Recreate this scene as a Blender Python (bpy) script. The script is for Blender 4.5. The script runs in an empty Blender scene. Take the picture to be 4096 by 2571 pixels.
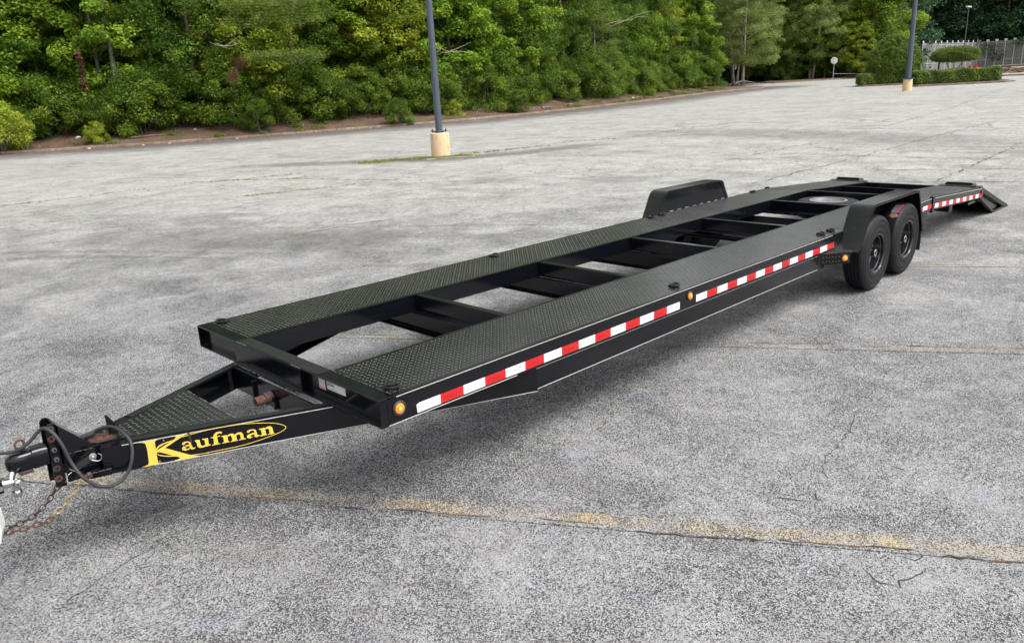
import bpy, bmesh, math, random
import numpy as np
from mathutils import Vector, Matrix
PI = math.pi
SC = bpy.context.scene
COL = SC.collection
rnd = random.Random(7)

# ------------------------------------------------------------------ camera, sky, sun, exposure
cam_d = bpy.data.cameras.new('camera')
cam = bpy.data.objects.new('camera', cam_d); COL.objects.link(cam)
cam_d.sensor_width = 36.0; cam_d.lens = 3077.5 / 4096 * 36
cam_d.clip_start = 0.05; cam_d.clip_end = 1500
R_ = Vector((0.70708772, -0.70500696, -0.05470048)); U_ = Vector((0.24665953, 0.17340985, 0.95346112)); F_ = Vector((0.66271112, 0.68767304, -0.29651266))
cam.matrix_world = Matrix(((R_.x, U_.x, -F_.x, -2.06874), (R_.y, U_.y, -F_.y, -3.12378), (R_.z, U_.z, -F_.z, 2.272196), (0, 0, 0, 1)))
SC.camera = cam

SUN_EL, SUN_AZ = math.radians(58), math.radians(-75)      # azimuth: direction towards the sun, counter-clockwise from +x
world = bpy.data.worlds.new('World'); SC.world = world; world.use_nodes = True
wt = world.node_tree; wt.nodes.clear()
sky = wt.nodes.new('ShaderNodeTexSky'); sky.sky_type = 'NISHITA'; sky.sun_disc = False
sky.sun_elevation = SUN_EL; sky.sun_rotation = PI / 2 - SUN_AZ
sky.air_density = 1.0; sky.dust_density = 4.0; sky.ozone_density = 1.0
hsv = wt.nodes.new('ShaderNodeHueSaturation'); hsv.inputs['Saturation'].default_value = 0.12
bg = wt.nodes.new('ShaderNodeBackground'); bg.inputs['Strength'].default_value = 0.15
wo = wt.nodes.new('ShaderNodeOutputWorld')
wt.links.new(sky.outputs[0], hsv.inputs['Color']); wt.links.new(hsv.outputs[0], bg.inputs['Color']); wt.links.new(bg.outputs[0], wo.inputs[0])

sun_d = bpy.data.lights.new('sun', 'SUN'); sun_d.energy = 1.5; sun_d.angle = math.radians(32); sun_d.color = (1.0, 0.965, 0.91)
sun = bpy.data.objects.new('sun', sun_d); COL.objects.link(sun)
sd = Vector((math.cos(SUN_EL) * math.cos(SUN_AZ), math.cos(SUN_EL) * math.sin(SUN_AZ), math.sin(SUN_EL)))
sun.rotation_euler = sd.to_track_quat('Z', 'Y').to_euler(); sun.location = (0, 0, 30)
SC.view_settings.view_transform = 'Standard'; SC.view_settings.look = 'None'
SC.view_settings.exposure = 1.0; SC.view_settings.gamma = 1.0
SC.view_settings.use_curve_mapping = False
SC.cycles.max_bounces = 8; SC.cycles.transparent_max_bounces = 16

# ------------------------------------------------------------------ node helpers
def newmat(name):
    m = bpy.data.materials.new(name); m.use_nodes = True; m.node_tree.nodes.clear(); return m
class NT:
    def __init__(s, m): s.t = m.node_tree; s.m = m
    def n(s, typ, props=None, **inp):
        nd = s.t.nodes.new(typ)
        for k, v in (props or {}).items(): setattr(nd, k, v)
        for k, v in inp.items(): s.set(nd, k, v)
        return nd
    def set(s, nd, k, v):
        key = {'_': ' '}
        name = k.replace('__', ' ')
        sock = nd.inputs[int(name[1:])] if name[0] == 'i' and name[1:].isdigit() else nd.inputs[name]
        if isinstance(v, bpy.types.NodeSocket): s.t.links.new(v, sock)
        elif isinstance(v, bpy.types.Node): s.t.links.new(v.outputs[0], sock)
        else: sock.default_value = v
    def pos(s): return s.n('ShaderNodeNewGeometry').outputs['Position']
    def obj(s): return s.n('ShaderNodeTexCoord').outputs['Object']
    def map(s, v, scale=(1, 1, 1), rot=(0, 0, 0), loc=(0, 0, 0)):
        return s.n('ShaderNodeMapping', Vector=v, Scale=scale, Rotation=rot, Location=loc).outputs[0]
    def noise(s, v, scale, detail=4, rough=.55, dist=0):
        return s.n('ShaderNodeTexNoise', Vector=v, Scale=scale, Detail=detail, Roughness=rough, Distortion=dist).outputs['Fac']
    def math(s, op, a, b=0.0, clamp=False):
        return s.n('ShaderNodeMath', {'operation': op, 'use_clamp': clamp}, i0=a, i1=b).outputs[0]
    def rng(s, v, a, b, c=0.0, d=1.0):
        return s.n('ShaderNodeMapRange', Value=v, From__Min=a, From__Max=b, To__Min=c, To__Max=d).outputs[0]
    def mix(s, f, a, b, mode='MIX'):
        nd = s.n('ShaderNodeMix', {'data_type': 'RGBA', 'blend_type': mode})
        s.set(nd, 'i0', f); s.set(nd, 'i6', a); s.set(nd, 'i7', b); return nd.outputs[2]
    def bump(s, h, strength=.3, dist=.01):
        return s.n('ShaderNodeBump', Height=h, Strength=strength, Distance=dist).outputs[0]
    def bsdf(s, **k): return s.n('ShaderNodeBsdfPrincipled', **k)
    def out(s, sh, disp=None):
        o = s.n('ShaderNodeOutputMaterial', Surface=sh); return s.m
def c(r, g, b): return (r, g, b, 1.0)

def simple(name, col, rough=.5, metal=0.0, coat=0.0, grime=0.0, gcol=(.12, .11, .10), bump=0.0, scale=12, spec=.5):
    m = newmat(name); t = NT(m); p = t.obj()
    n1 = t.noise(p, scale, 6, .65); n2 = t.noise(p, scale * 6, 3, .6)
    g = t.math('MULTIPLY', t.rng(n1, .5, .75), grime, True)
    col_ = t.mix(g, c(*col), c(*gcol))
    r = t.math('ADD', t.rng(n2, .3, .7, -.06, .06), t.math('ADD', rough, t.math('MULTIPLY', g, .35)), True)
    k = dict(Base__Color=col_, Roughness=r, Metallic=metal, Coat__Weight=coat)
    k['Specular__IOR__Level'] = spec
    b = t.bsdf(**{a: v for a, v in k.items() if a != 'Specular__IOR__Level'})
    b.inputs['Specular IOR Level'].default_value = spec
    if bump: t.set(b, 'Normal', t.bump(t.math('ADD', n1, t.math('MULTIPLY', n2, .3)), bump, .004))
    return t.out(b)

# ------------------------------------------------------------------ mesh helpers
class MB:
    def __init__(s): s.v = []; s.f = []
    def add(s, vs, fs):
        o = len(s.v); s.v += [tuple(v) for v in vs]; s.f += [tuple(i + o for i in f) for f in fs]; return s
    def box(s, x0, x1, y0, y1, z0, z1):
        return s.add([(x0, y0, z0), (x1, y0, z0), (x1, y1, z0), (x0, y1, z0), (x0, y0, z1), (x1, y0, z1), (x1, y1, z1), (x0, y1, z1)],
                     [(0, 3, 2, 1), (4, 5, 6, 7), (0, 1, 5, 4), (1, 2, 6, 5), (2, 3, 7, 6), (3, 0, 4, 7)])
    def hexa(s, a, b):      # two quads (each four points in order) joined
        vs = list(a) + list(b)
        return s.add(vs, [(0, 3, 2, 1), (4, 5, 6, 7), (0, 1, 5, 4), (1, 2, 6, 5), (2, 3, 7, 6), (3, 0, 4, 7)])
    def prism(s, poly, vec):
        n = len(poly); vec = Vector(vec); a = [Vector(p) for p in poly]; b = [p + vec for p in a]
        return s.add(a + b, [tuple(range(n - 1, -1, -1)), tuple(range(n, 2 * n))] + [(i, (i + 1) % n, (i + 1) % n + n, i + n) for i in range(n)])
    def cyl(s, p0, p1, r0, r1=None, n=16, caps=True):
        r1 = r0 if r1 is None else r1; p0, p1 = Vector(p0), Vector(p1); d = (p1 - p0).normalized()
        a = d.orthogonal().normalized(); b = d.cross(a); vs = []
        for p, r in ((p0, r0), (p1, r1)):
            for i in range(n):
                t = 2 * PI * i / n; vs.append(p + (a * math.cos(t) + b * math.sin(t)) * r)
        fs = [(i, (i + 1) % n, (i + 1) % n + n, i + n) for i in range(n)]
        if caps: fs += [tuple(range(n - 1, -1, -1)), tuple(range(n, 2 * n))]
        return s.add(vs, fs)
    def tube(s, pts, r, n=8, closed=False):
        pts = [Vector(p) for p in pts]; m = len(pts); vs = []; prev = None
        rr = r if isinstance(r, (list, tuple)) else [r] * m
        for i, p in enumerate(pts):
            d = (pts[(i + 1) % m] - pts[i - 1]) if (closed or 0 < i < m - 1) else (pts[1] - pts[0] if i == 0 else pts[-1] - pts[-2])
            d.normalize()
            if prev is None: a = d.orthogonal().normalized()
            else:
                a = prev - d * prev.dot(d)
                a = a.normalized() if a.length > 1e-6 else d.orthogonal().normalized()
            prev = a; b = d.cross(a)
            for k in range(n):
                t = 2 * PI * k / n; vs.append(p + (a * math.cos(t) + b * math.sin(t)) * rr[i])
        fs = []
        for i in range(m if closed else m - 1):
            j = (i + 1) % m
            for k in range(n): fs.append((i * n + k, i * n + (k + 1) % n, j * n + (k + 1) % n, j * n + k))
        if not closed: fs += [tuple(range(n - 1, -1, -1)), tuple(range((m - 1) * n, m * n))]
        return s.add(vs, fs)
    def lathe(s, prof, origin, axis='y', n=48, closed=False):   # prof: (radius, offset along axis)
        o = Vector(origin); vs = []
        for r, h in prof:
            for k in range(n):
                t = 2 * PI * k / n; a, b = math.cos(t) * r, math.sin(t) * r
                vs.append(o + (Vector((a, h, b)) if axis == 'y' else Vector((a, b, h)) if axis == 'z' else Vector((h, a, b))))
        m = len(prof); fs = []
        for i in range(m if closed else m - 1):
            j = (i + 1) % m
            for k in range(n): fs.append((i * n + k, j * n + k, j * n + (k + 1) % n, i * n + (k + 1) % n))
        return s.add(vs, fs)
    def sphere(s, p, r, n=14, m=8, sc=(1, 1, 1)):
        p = Vector(p); vs = [p + Vector((0, 0, r * sc[2]))]
        for i in range(1, m):
            a = PI * i / m
            for k in range(n):
                t = 2 * PI * k / n; vs.append(p + Vector((math.sin(a) * math.cos(t) * r * sc[0], math.sin(a) * math.sin(t) * r * sc[1], math.cos(a) * r * sc[2])))
        vs.append(p - Vector((0, 0, r * sc[2]))); fs = [(0, 1 + k, 1 + (k + 1) % n) for k in range(n)]
        for i in range(m - 2):
            for k in range(n): fs.append((1 + i * n + k, 1 + (i + 1) * n + k, 1 + (i + 1) * n + (k + 1) % n, 1 + i * n + (k + 1) % n))
        L = len(vs) - 1; fs += [(L, 1 + (m - 2) * n + (k + 1) % n, 1 + (m - 2) * n + k) for k in range(n)]
        return s.add(vs, fs)
    def build(s, name, mat, parent=None, smooth=False, bevel=0.0, angle=35, props=None):
        me = bpy.data.meshes.new(name); me.from_pydata(s.v, [], s.f)
        bm = bmesh.new(); bm.from_mesh(me); bmesh.ops.recalc_face_normals(bm, faces=bm.faces[:]); bm.to_mesh(me); bm.free()
        if mat: me.materials.append(mat)
        o = bpy.data.objects.new(name, me); COL.objects.link(o)
        if parent: o.parent = parent
        if smooth:
            me.polygons.foreach_set('use_smooth', [True] * len(me.polygons))
            try: me.set_sharp_from_angle(angle=math.radians(angle))
            except Exception: pass
        if bevel:
            md = o.modifiers.new('bevel', 'BEVEL'); md.width = bevel; md.segments = 2; md.limit_method = 'ANGLE'; md.harden_normals = False
        for k, v in (props or {}).items(): o[k] = v
        return o

def np_mesh(name, V, F, mat=None, attr=None):      # V (n,3), F (m,k) numpy, all faces with the same corner count
    me = bpy.data.meshes.new(name); k = F.shape[1]
    me.vertices.add(len(V)); me.vertices.foreach_set('co', V.astype(np.float32).ravel())
    me.loops.add(F.size); me.loops.foreach_set('vertex_index', F.astype(np.int32).ravel())
    me.polygons.add(len(F)); me.polygons.foreach_set('loop_start', np.arange(0, F.size, k, dtype=np.int32))
    if attr is not None:
        a = me.attributes.new('var', 'FLOAT', 'POINT'); a.data.foreach_set('value', attr.astype(np.float32))
    me.update(); me.validate()
    if mat: me.materials.append(mat)
    return me
def link(name, me, parent=None):
    o = bpy.data.objects.new(name, me); COL.objects.link(o)
    if parent: o.parent = parent
    return o
def empty(name, loc, rz=0.0):
    o = bpy.data.objects.new(name, None); COL.objects.link(o); o.location = loc; o.rotation_euler = (0, 0, rz); o.empty_display_size = .2; return o
def tag(o, label=None, cat=None, group=None, kind=None):
    if label: o['label'] = label
    if cat: o['category'] = cat
    if group: o['group'] = group
    if kind: o['kind'] = kind
    return o
def structure(o): o['kind'] = 'structure'; return o

# traced outlines on the tongue face (distance along it, height) and lines on the ground (metres)
LOGO=[[(2.2555,0.584),(2.2341,0.5805),(2.2234,0.5753),(2.2197,0.5667),(2.218,0.5475),(2.2178,0.5191),(2.2201,0.4816),(2.2219,0.4629),(2.2271,0.4529),(2.2383,0.4492),(2.2586,0.4453),(2.2392,0.444),(2.1901,0.4459),(2.1581,0.4475),(2.1577,0.4496),(2.1707,0.451),(2.1768,0.454),(2.1787,0.4657),(2.1782,0.491),(2.1768,0.5288),(2.1763,0.5539),(2.1761,0.5696),(2.1727,0.5768),(2.1608,0.582),(2.1392,0.5852),(2.1388,0.5873),(2.1915,0.5862),(2.2538,0.5861)],
[(2.1774,0.521),(2.1306,0.5438),(2.0843,0.5659),(2.072,0.5753),(2.0737,0.5813),(2.0993,0.5866),(2.0377,0.5885),(1.9839,0.5887),(2.0257,0.5805),(2.0429,0.5737),(2.0605,0.5649),(2.1333,0.5286),(2.1726,0.5152)],
[(2.1775,0.5321),(2.1616,0.5475),(2.1389,0.5567),(2.1034,0.5631),(2.0866,0.5652),(2.1071,0.557),(2.1346,0.551),(2.1606,0.5385),(2.1772,0.5219)],
[(2.1774,0.521),(2.1333,0.5286),(2.0285,0.4676),(2.0071,0.4575),(1.9744,0.4488),(1.9761,0.4466),(2.0566,0.4456),(2.0995,0.4467),(2.099,0.4492),(2.0814,0.4503),(2.0716,0.4555),(2.0764,0.464),(2.09,0.4703),(2.1046,0.4791),(2.1433,0.5016),(2.1664,0.5128),(2.1775,0.5099)],
[(2.1776,0.5093),(2.1678,0.4976),(2.1408,0.4857),(2.1047,0.4788),(2.09,0.4703),(2.1264,0.4767),(2.1565,0.4867),(2.1708,0.4957),(2.1765,0.505)],
[(2.0502,0.5308),(2.046,0.5394),(2.0319,0.5437),(2.0162,0.5409),(2.0052,0.5337),(2.0036,0.5221),(2.0018,0.5057),(1.9986,0.5001),(1.9876,0.5009),(1.9888,0.497),(1.9986,0.4921),(2.0079,0.4935),(2.0124,0.499),(2.024,0.4945),(2.0405,0.4925),(2.0515,0.4991),(2.0533,0.5091),(2.0471,0.5173),(2.0302,0.5216),(2.0153,0.5221),(2.0164,0.5313),(2.0236,0.5367),(2.0319,0.5354),(2.0357,0.5292),(2.0431,0.5251)],
[(1.9851,0.5405),(1.9617,0.5392),(1.9601,0.5109),(1.9549,0.501),(1.9442,0.5025),(1.9376,0.5059),(1.9375,0.5317),(1.9489,0.5373),(1.9483,0.5411),(1.9197,0.5396),(1.9204,0.5028),(1.9111,0.5007),(1.9117,0.4972),(1.9328,0.4928),(1.9367,0.4944),(1.9536,0.4917),(1.9697,0.4937),(1.9777,0.5035),(1.978,0.5261),(1.9858,0.5367)],
[(1.9052,0.5393),(1.8926,0.5409),(1.8875,0.5535),(1.875,0.5635),(1.8593,0.5648),(1.8474,0.5612),(1.8459,0.5554),(1.8508,0.55),(1.8562,0.5548),(1.8655,0.5553),(1.8728,0.5486),(1.8746,0.5406),(1.8576,0.5406),(1.8581,0.5371),(1.8739,0.5354),(1.8728,0.4996),(1.8634,0.4957),(1.8638,0.4932),(1.9064,0.4932),(1.906,0.496),(1.8948,0.4979),(1.8926,0.5348),(1.9058,0.5358)],
[(1.8528,0.537),(1.8268,0.5376),(1.8254,0.5329),(1.8102,0.5398),(1.7944,0.5401),(1.7847,0.5314),(1.7693,0.5391),(1.7504,0.5387),(1.7428,0.5261),(1.7417,0.502),(1.7314,0.4961),(1.7318,0.4936),(1.7684,0.4938),(1.7679,0.4967),(1.757,0.4998),(1.7575,0.5237),(1.7629,0.5296),(1.7776,0.5262),(1.7784,0.5008),(1.7733,0.4967),(1.7738,0.4932),(1.8117,0.4934),(1.8113,0.4963),(1.8015,0.4985),(1.8016,0.5241),(1.8069,0.5307),(1.8215,0.5277),(1.8225,0.5013),(1.8161,0.4973),(1.8166,0.4945),(1.8544,0.4937),(1.8539,0.4965),(1.8433,0.4985),(1.8437,0.5296),(1.8533,0.5339)],
[(1.7233,0.5329),(1.7168,0.5406),(1.7019,0.5437),(1.6861,0.5425),(1.6744,0.5353),(1.6725,0.522),(1.6695,0.5029),(1.6592,0.5026),(1.6606,0.498),(1.6726,0.4925),(1.6835,0.4956),(1.689,0.5016),(1.7012,0.495),(1.7158,0.4938),(1.7252,0.4995),(1.7247,0.5093),(1.7171,0.5169),(1.6974,0.5207),(1.6836,0.5207),(1.6845,0.5319),(1.6933,0.5375),(1.7024,0.5365),(1.7073,0.5294),(1.7172,0.5272)],
[(1.6579,0.538),(1.6293,0.5393),(1.6278,0.5346),(1.6138,0.5419),(1.5991,0.5425),(1.5903,0.5359),(1.5873,0.5223),(1.5855,0.5004),(1.5802,0.4967),(1.5816,0.4937),(1.6174,0.4939),(1.6176,0.4969),(1.6059,0.4996),(1.6065,0.5245),(1.6136,0.5316),(1.627,0.5289),(1.6248,0.4989),(1.6213,0.4962),(1.6224,0.4935),(1.6586,0.4939),(1.6581,0.4975),(1.6473,0.5),(1.6479,0.5296),(1.6584,0.5345)]]
COUNTERS=[[(2.0353,0.5073),(2.0274,0.5145),(2.0155,0.5158),(2.0152,0.5048),(2.0309,0.5012)],[(1.707,0.5055),(1.7004,0.5114),(1.6854,0.513),(1.684,0.5031),(1.699,0.499)]]
RING=[(2.0431,0.5728),(1.9798,0.5808),(1.9177,0.5859),(1.8247,0.5871),(1.7311,0.5827),(1.6373,0.5689),(1.5746,0.5544),(1.5376,0.5385),(1.5167,0.5185),(1.5397,0.5003),(1.5841,0.4875),(1.6842,0.4691),(1.7815,0.4596),(1.9385,0.4581),(1.9262,0.4558),(2.0161,0.4606)]
CRACKS=[[(12.52,4.79),(14.44,4.77),(16.68,4.74),(19.74,4.76),(23.80,4.86),(31.64,4.82)],
[(15.71,7.53),(18.76,7.52),(22.88,7.51),(28.19,7.76),(40.10,9.05),(61.06,12.21)],
[(13.74,1.73),(17.12,1.92),(22.36,2.19)],
[(16.99,7.46),(16.87,6.55),(18.31,5.93),(18.17,4.26),(18.11,3.14),(18.28,1.25)],
[(15.40,3.54),(15.84,2.63),(16.55,0.86)],
[(13.82,2.22),(14.28,1.45),(14.68,0.43)],
[(2.36,19.75),(3.39,19.50),(4.82,19.44),(6.99,19.05),(8.69,18.38),(10.03,17.94)],
[(6.25,14.77),(7.21,14.37),(8.42,13.96),(10.50,13.46)],
[(6.97,19.52),(8.05,18.47),(9.01,16.81),(9.89,13.61)],
[(3.40,24.59),(5.19,23.60),(7.47,23.05),(10.71,22.26),(13.72,19.95),(14.69,18.05)],
[(4.52,29.77),(6.38,28.58),(9.34,27.59),(12.50,25.72)],
[(6.96,36.50),(7.54,32.69),(7.23,31.13)],
[(17.46,16.64),(20.31,16.53),(22.03,15.23),(26.75,15.32),(30.49,15.01)],
[(15.93,15.10),(17.16,13.30),(18.16,10.33)],
[(3.66,8.65),(4.31,8.61),(5.30,8.67),(6.29,8.36)],
[(-1.48,0.70),(-1.26,0.79),(-1.02,0.85),(-0.78,0.90),(-0.41,0.92)],
[(2.87,-1.28),(2.59,-1.36),(2.18,-1.40),(2.03,-1.43),(1.91,-1.52)],
[(1.54,-1.38),(1.58,-1.46),(1.63,-1.60),(1.74,-1.53)],
[(1.20,-2.00),(1.16,-2.07),(1.18,-2.17),(1.29,-2.20),(1.38,-2.20)],
[(1.43,-2.09),(1.43,-2.15),(1.51,-2.18),(1.61,-2.19)],
[(2.03,-2.11),(1.92,-2.11),(1.82,-2.12)],
[(2.30,-1.73),(2.26,-1.83)]]
SKIDS=[[(0.71,12.07),(1.52,10.92),(2.26,9.68),(3.03,8.14),(3.52,7.12)],
[(0.72,11.19),(1.56,10.12),(2.25,8.89),(3.04,7.30)],
[(30.06,15.13),(31.80,14.26),(32.52,12.35),(31.38,9.96),(29.73,9.44),(29.00,10.31)],
[(29.83,15.01),(29.71,12.85),(29.41,10.95)],
[(33.13,22.43),(34.21,21.97),(30.70,18.06),(28.39,17.15),(26.75,15.50),(26.04,13.49)],
[(22.79,8.32),(23.56,7.44),(23.76,5.27)]]
ARC=[(6.69, -1.43), (6.12, -1.46), (5.66, -1.55), (5.22, -1.67), (4.9, -1.81)]
WEEDS=[(3.17, -1.99), (3.02, -2.04), (2.91, -2.04), (2.59, -2.06), (2.48, -2.08)]
# ------------------------------------------------------------------ asphalt lot
STALL_N = (0.8505, 0.526)          # across the parking stalls; the stall lines run at right angles to it
def asphalt_nodes(t, yellow=None, seed=0.0):
    P = t.pos()
    flat = t.map(P, scale=(1, 1, 0))
    warp = t.n('ShaderNodeVectorMath', {'operation': 'ADD'}, i0=flat, i1=t.n('ShaderNodeVectorMath', {'operation': 'SCALE'}, i0=t.n('ShaderNodeTexNoise', Vector=flat, Scale=60.0, Detail=2.0).outputs['Color'], Scale=.006)).outputs[0]
    vo = t.n('ShaderNodeTexVoronoi', {'voronoi_dimensions': '2D', 'feature': 'F1'}, Vector=warp, Scale=165.0, Randomness=.95)
    ve = t.n('ShaderNodeTexVoronoi', {'voronoi_dimensions': '2D', 'feature': 'DISTANCE_TO_EDGE'}, Vector=warp, Scale=165.0, Randomness=.95)
    sep = t.n('ShaderNodeSeparateColor', Color=vo.outputs['Color']).outputs
    stone = t.rng(ve.outputs['Distance'], .04, .17, 0.0, 1.0)
    m1 = t.noise(flat, .22, 5, .6); m2 = t.noise(flat, 1.1, 6, .62, .6); m3 = t.noise(flat, 7.0, 5, .65)
    bl = t.noise(t.map(flat, loc=(31, 7, 0)), 2.6, 5, .6, .4)
    xyz = t.n('ShaderNodeSeparateXYZ', Vector=P).outputs
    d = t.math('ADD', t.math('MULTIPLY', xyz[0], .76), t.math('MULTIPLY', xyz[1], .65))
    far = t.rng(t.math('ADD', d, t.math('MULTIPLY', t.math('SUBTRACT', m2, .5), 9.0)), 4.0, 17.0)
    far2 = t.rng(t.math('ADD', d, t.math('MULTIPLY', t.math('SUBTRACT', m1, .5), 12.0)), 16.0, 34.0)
    wear = t.math('ADD', t.math('MULTIPLY', t.math('SUBTRACT', m1, .5), .9), t.math('ADD', t.math('MULTIPLY', t.math('SUBTRACT', m2, .5), 1.15), t.math('MULTIPLY', t.math('SUBTRACT', m3, .5), .55)))
    cover = t.math('ADD', t.math('ADD', .62, t.math('MULTIPLY', wear, 1.15)), t.math('MULTIPLY', far, .25), True)   # share of bare pale stones
    lit = t.math('MULTIPLY', stone, t.rng(t.math('SUBTRACT', sep[0], t.math('SUBTRACT', 1.0, cover)), -.10, .22))
    lit = t.math('MULTIPLY', lit, t.rng(sep[1], 0.0, 1.0, .55, 1.0))
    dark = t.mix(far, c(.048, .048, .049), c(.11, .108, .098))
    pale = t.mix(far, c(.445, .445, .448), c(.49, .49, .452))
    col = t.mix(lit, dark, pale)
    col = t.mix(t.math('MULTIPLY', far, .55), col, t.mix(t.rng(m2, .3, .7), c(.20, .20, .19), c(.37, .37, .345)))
    gr = t.noise(flat, 13.0, 4, .85); gr2 = t.noise(t.map(flat, loc=(5, 5, 0)), 46.0, 3, .85); gr0 = t.noise(t.map(flat, loc=(2, 9, 0)), 4.0, 3, .8)
    gmul = t.math('ADD', t.math('ADD', t.rng(gr, .36, .64, -.34, .30), t.rng(gr0, .36, .64, -.14, .12)), t.math('ADD', 1.0, t.rng(gr2, .36, .64, -.30, .28)))
    col = t.mix(t.rng(far, 0.0, .5, .45, 1.0), col, t.n('ShaderNodeVectorMath', {'operation': 'SCALE'}, i0=col, Scale=gmul).outputs[0])
    blue = t.math('MULTIPLY', t.rng(bl, .60, .72), t.rng(far, 0.0, 1.0, .50, .15))
    col = t.mix(blue, col, t.mix(lit, c(.045, .045, .075), c(.38, .38, .50)))
    # dark oil and dirt stains, brownish traces further off
    oil = t.math('MULTIPLY', t.rng(t.noise(t.map(flat, scale=(1, .35, 0), rot=(0, 0, .5), loc=(4, 9, 0)), .55, 6, .66, .5), .54, .74), .6)
    col = t.mix(oil, col, c(.105, .10, .10))
    brn = t.math('MULTIPLY', t.math('MULTIPLY', t.rng(t.noise(t.map(flat, loc=(11, 3, 0)), .16, 6, .62, .4), .54, .70), far2), .40)
    col = t.mix(brn, col, c(.26, .20, .165))
    # fine crazing, only further off where the top coat is old
    cw = t.n('ShaderNodeVectorMath', {'operation': 'ADD'}, i0=flat, i1=t.n('ShaderNodeVectorMath', {'operation': 'SCALE'}, i0=t.n('ShaderNodeTexNoise', Vector=flat, Scale=1.2, Detail=5.0, Roughness=.65).outputs['Color'], Scale=1.1)).outputs[0]
    ce = t.n('ShaderNodeTexVoronoi', {'voronoi_dimensions': '2D', 'feature': 'DISTANCE_TO_EDGE'}, Vector=cw, Scale=.62).outputs['Distance']
    ce2 = t.n('ShaderNodeTexVoronoi', {'voronoi_dimensions': '2D', 'feature': 'DISTANCE_TO_EDGE'}, Vector=cw, Scale=2.3).outputs['Distance']
    k1 = t.math('MULTIPLY', t.rng(ce, .004, .014, 1.0, 0.0), t.rng(t.noise(flat, .35, 3, .5), .42, .55))
    k2 = t.math('MULTIPLY', t.rng(ce2, .006, .022, 1.0, 0.0), t.rng(t.noise(t.map(flat, loc=(9, 2, 0)), .30, 3, .5), .54, .66))
    cr = t.math('MULTIPLY', t.math('MAXIMUM', k1, k2), t.rng(far, 0.0, 1.0, .22, .8))
    col = t.mix(cr, col, c(.045, .038, .032))
    if yellow is not None:
        yn = t.noise(t.map(flat, loc=(2, 5, 0)), 3.2, 6, .68); yf = t.noise(flat, 38, 4, .7)
        oc = t.obj(); ox = t.n('ShaderNodeSeparateXYZ', Vector=oc).outputs
        edge = t.rng(t.math('ADD', t.math('ABSOLUTE', ox[1]), t.math('MULTIPLY', t.math('SUBTRACT', yf, .5), .05)), .050, .068, 1.0, 0.0)
        endf = t.math('MULTIPLY', t.rng(yn, .40, .58, .55, 1.0), edge)
        k = t.math('MULTIPLY', t.math('MULTIPLY', t.math('MULTIPLY', endf, yellow), t.rng(yf, .30, .58, .30, 1.0)), t.rng(t.noise(t.map(flat, loc=(1, 8, 0)), 1.7, 4, .7), .36, .56, .25, 1.0))
        tint = t.mix(t.rng(yn, .45, .60), t.mix(lit, c(.10, .075, .055), c(.54, .45, .36)), t.mix(lit, c(.14, .105, .045), c(.60, .50, .29)))
        bright = t.math('MULTIPLY', t.math('MULTIPLY', t.rng(t.noise(t.map(flat, loc=(7, 7, 0)), 6.0, 3, .6), .70, .74), edge), yellow)
        col = t.mix(k, col, tint)
        col = t.mix(t.math('MULTIPLY', bright, .5), col, c(.60, .45, .16))
    h = t.math('ADD', t.math('MULTIPLY', stone, .6), t.math('MULTIPLY', m3, .8))
    h = t.math('SUBTRACT', h, t.math('MULTIPLY', cr, 1.5))
    b = t.bsdf(Base__Color=col, Roughness=.88); b.inputs['Specular IOR Level'].default_value = .25
    t.set(b, 'Normal', t.bump(h, .45, .004))
    return b
def asphalt(name, yellow=None):
    m = newmat(name); t = NT(m); return t.out(asphalt_nodes(t, yellow))
M = {}
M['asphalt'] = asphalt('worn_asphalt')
M['line'] = asphalt('worn_yellow_line', .85)
M['line_faint'] = asphalt('faint_yellow_line', .42)

# ------------------------------------------------------------------ ground, verge, kerbs
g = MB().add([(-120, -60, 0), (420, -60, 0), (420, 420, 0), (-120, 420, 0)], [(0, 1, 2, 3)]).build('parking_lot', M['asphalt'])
structure(g)
KERB_A = [(-60, 96), (-30, 76), (-10, 60.5), (1, 53), (8.34, 47.6), (14.56, 43.1), (20, 40.4), (25.3, 38.4), (30, 36.9), (36, 36.2), (44, 36.6), (54.3, 38.0), (62.7, 39.9), (70, 41.6), (76, 42.2), (81, 42.1), (85, 42.6), (86.8, 44.5), (87.2, 47.5), (90, 52), (96, 56), (103, 60), (112, 70), (122, 90), (135, 130), (150, 190)]
KERB_B = [(165, 200), (150, 140), (138, 100), (128, 76), (118, 63), (111, 57), (108.5, 53.5), (110, 50.5), (117.7, 45.5), (126, 45.2), (134, 47.5), (146, 53), (170, 66), (220, 84)]
def smooth_line(pts, n=4):
    out = []; P = [Vector((*p, 0)) for p in pts]
    for i in range(len(P) - 1):
        p0 = P[max(0, i - 1)]; p1 = P[i]; p2 = P[i + 1]; p3 = P[min(len(P) - 1, i + 2)]
        for k in range(n):
            u = k / n
            out.append(.5 * ((2 * p1) + (p2 - p0) * u + (2 * p0 - 5 * p1 + 4 * p2 - p3) * u * u + (3 * p1 - p0 - 3 * p2 + p3) * u ** 3))
    out.append(P[-1]); return out
def side_normals(L, left=True):
    N = []
    for i in range(len(L)):
        d = (L[min(i + 1, len(L) - 1)] - L[max(i - 1, 0)]).normalized(); N.append(Vector((-d.y, d.x, 0)) * (1 if left else -1))
    return N
LA = smooth_line(KERB_A, 5); NA = side_normals(LA)
LB = smooth_line(KERB_B, 5); NB = side_normals(LB)
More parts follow.
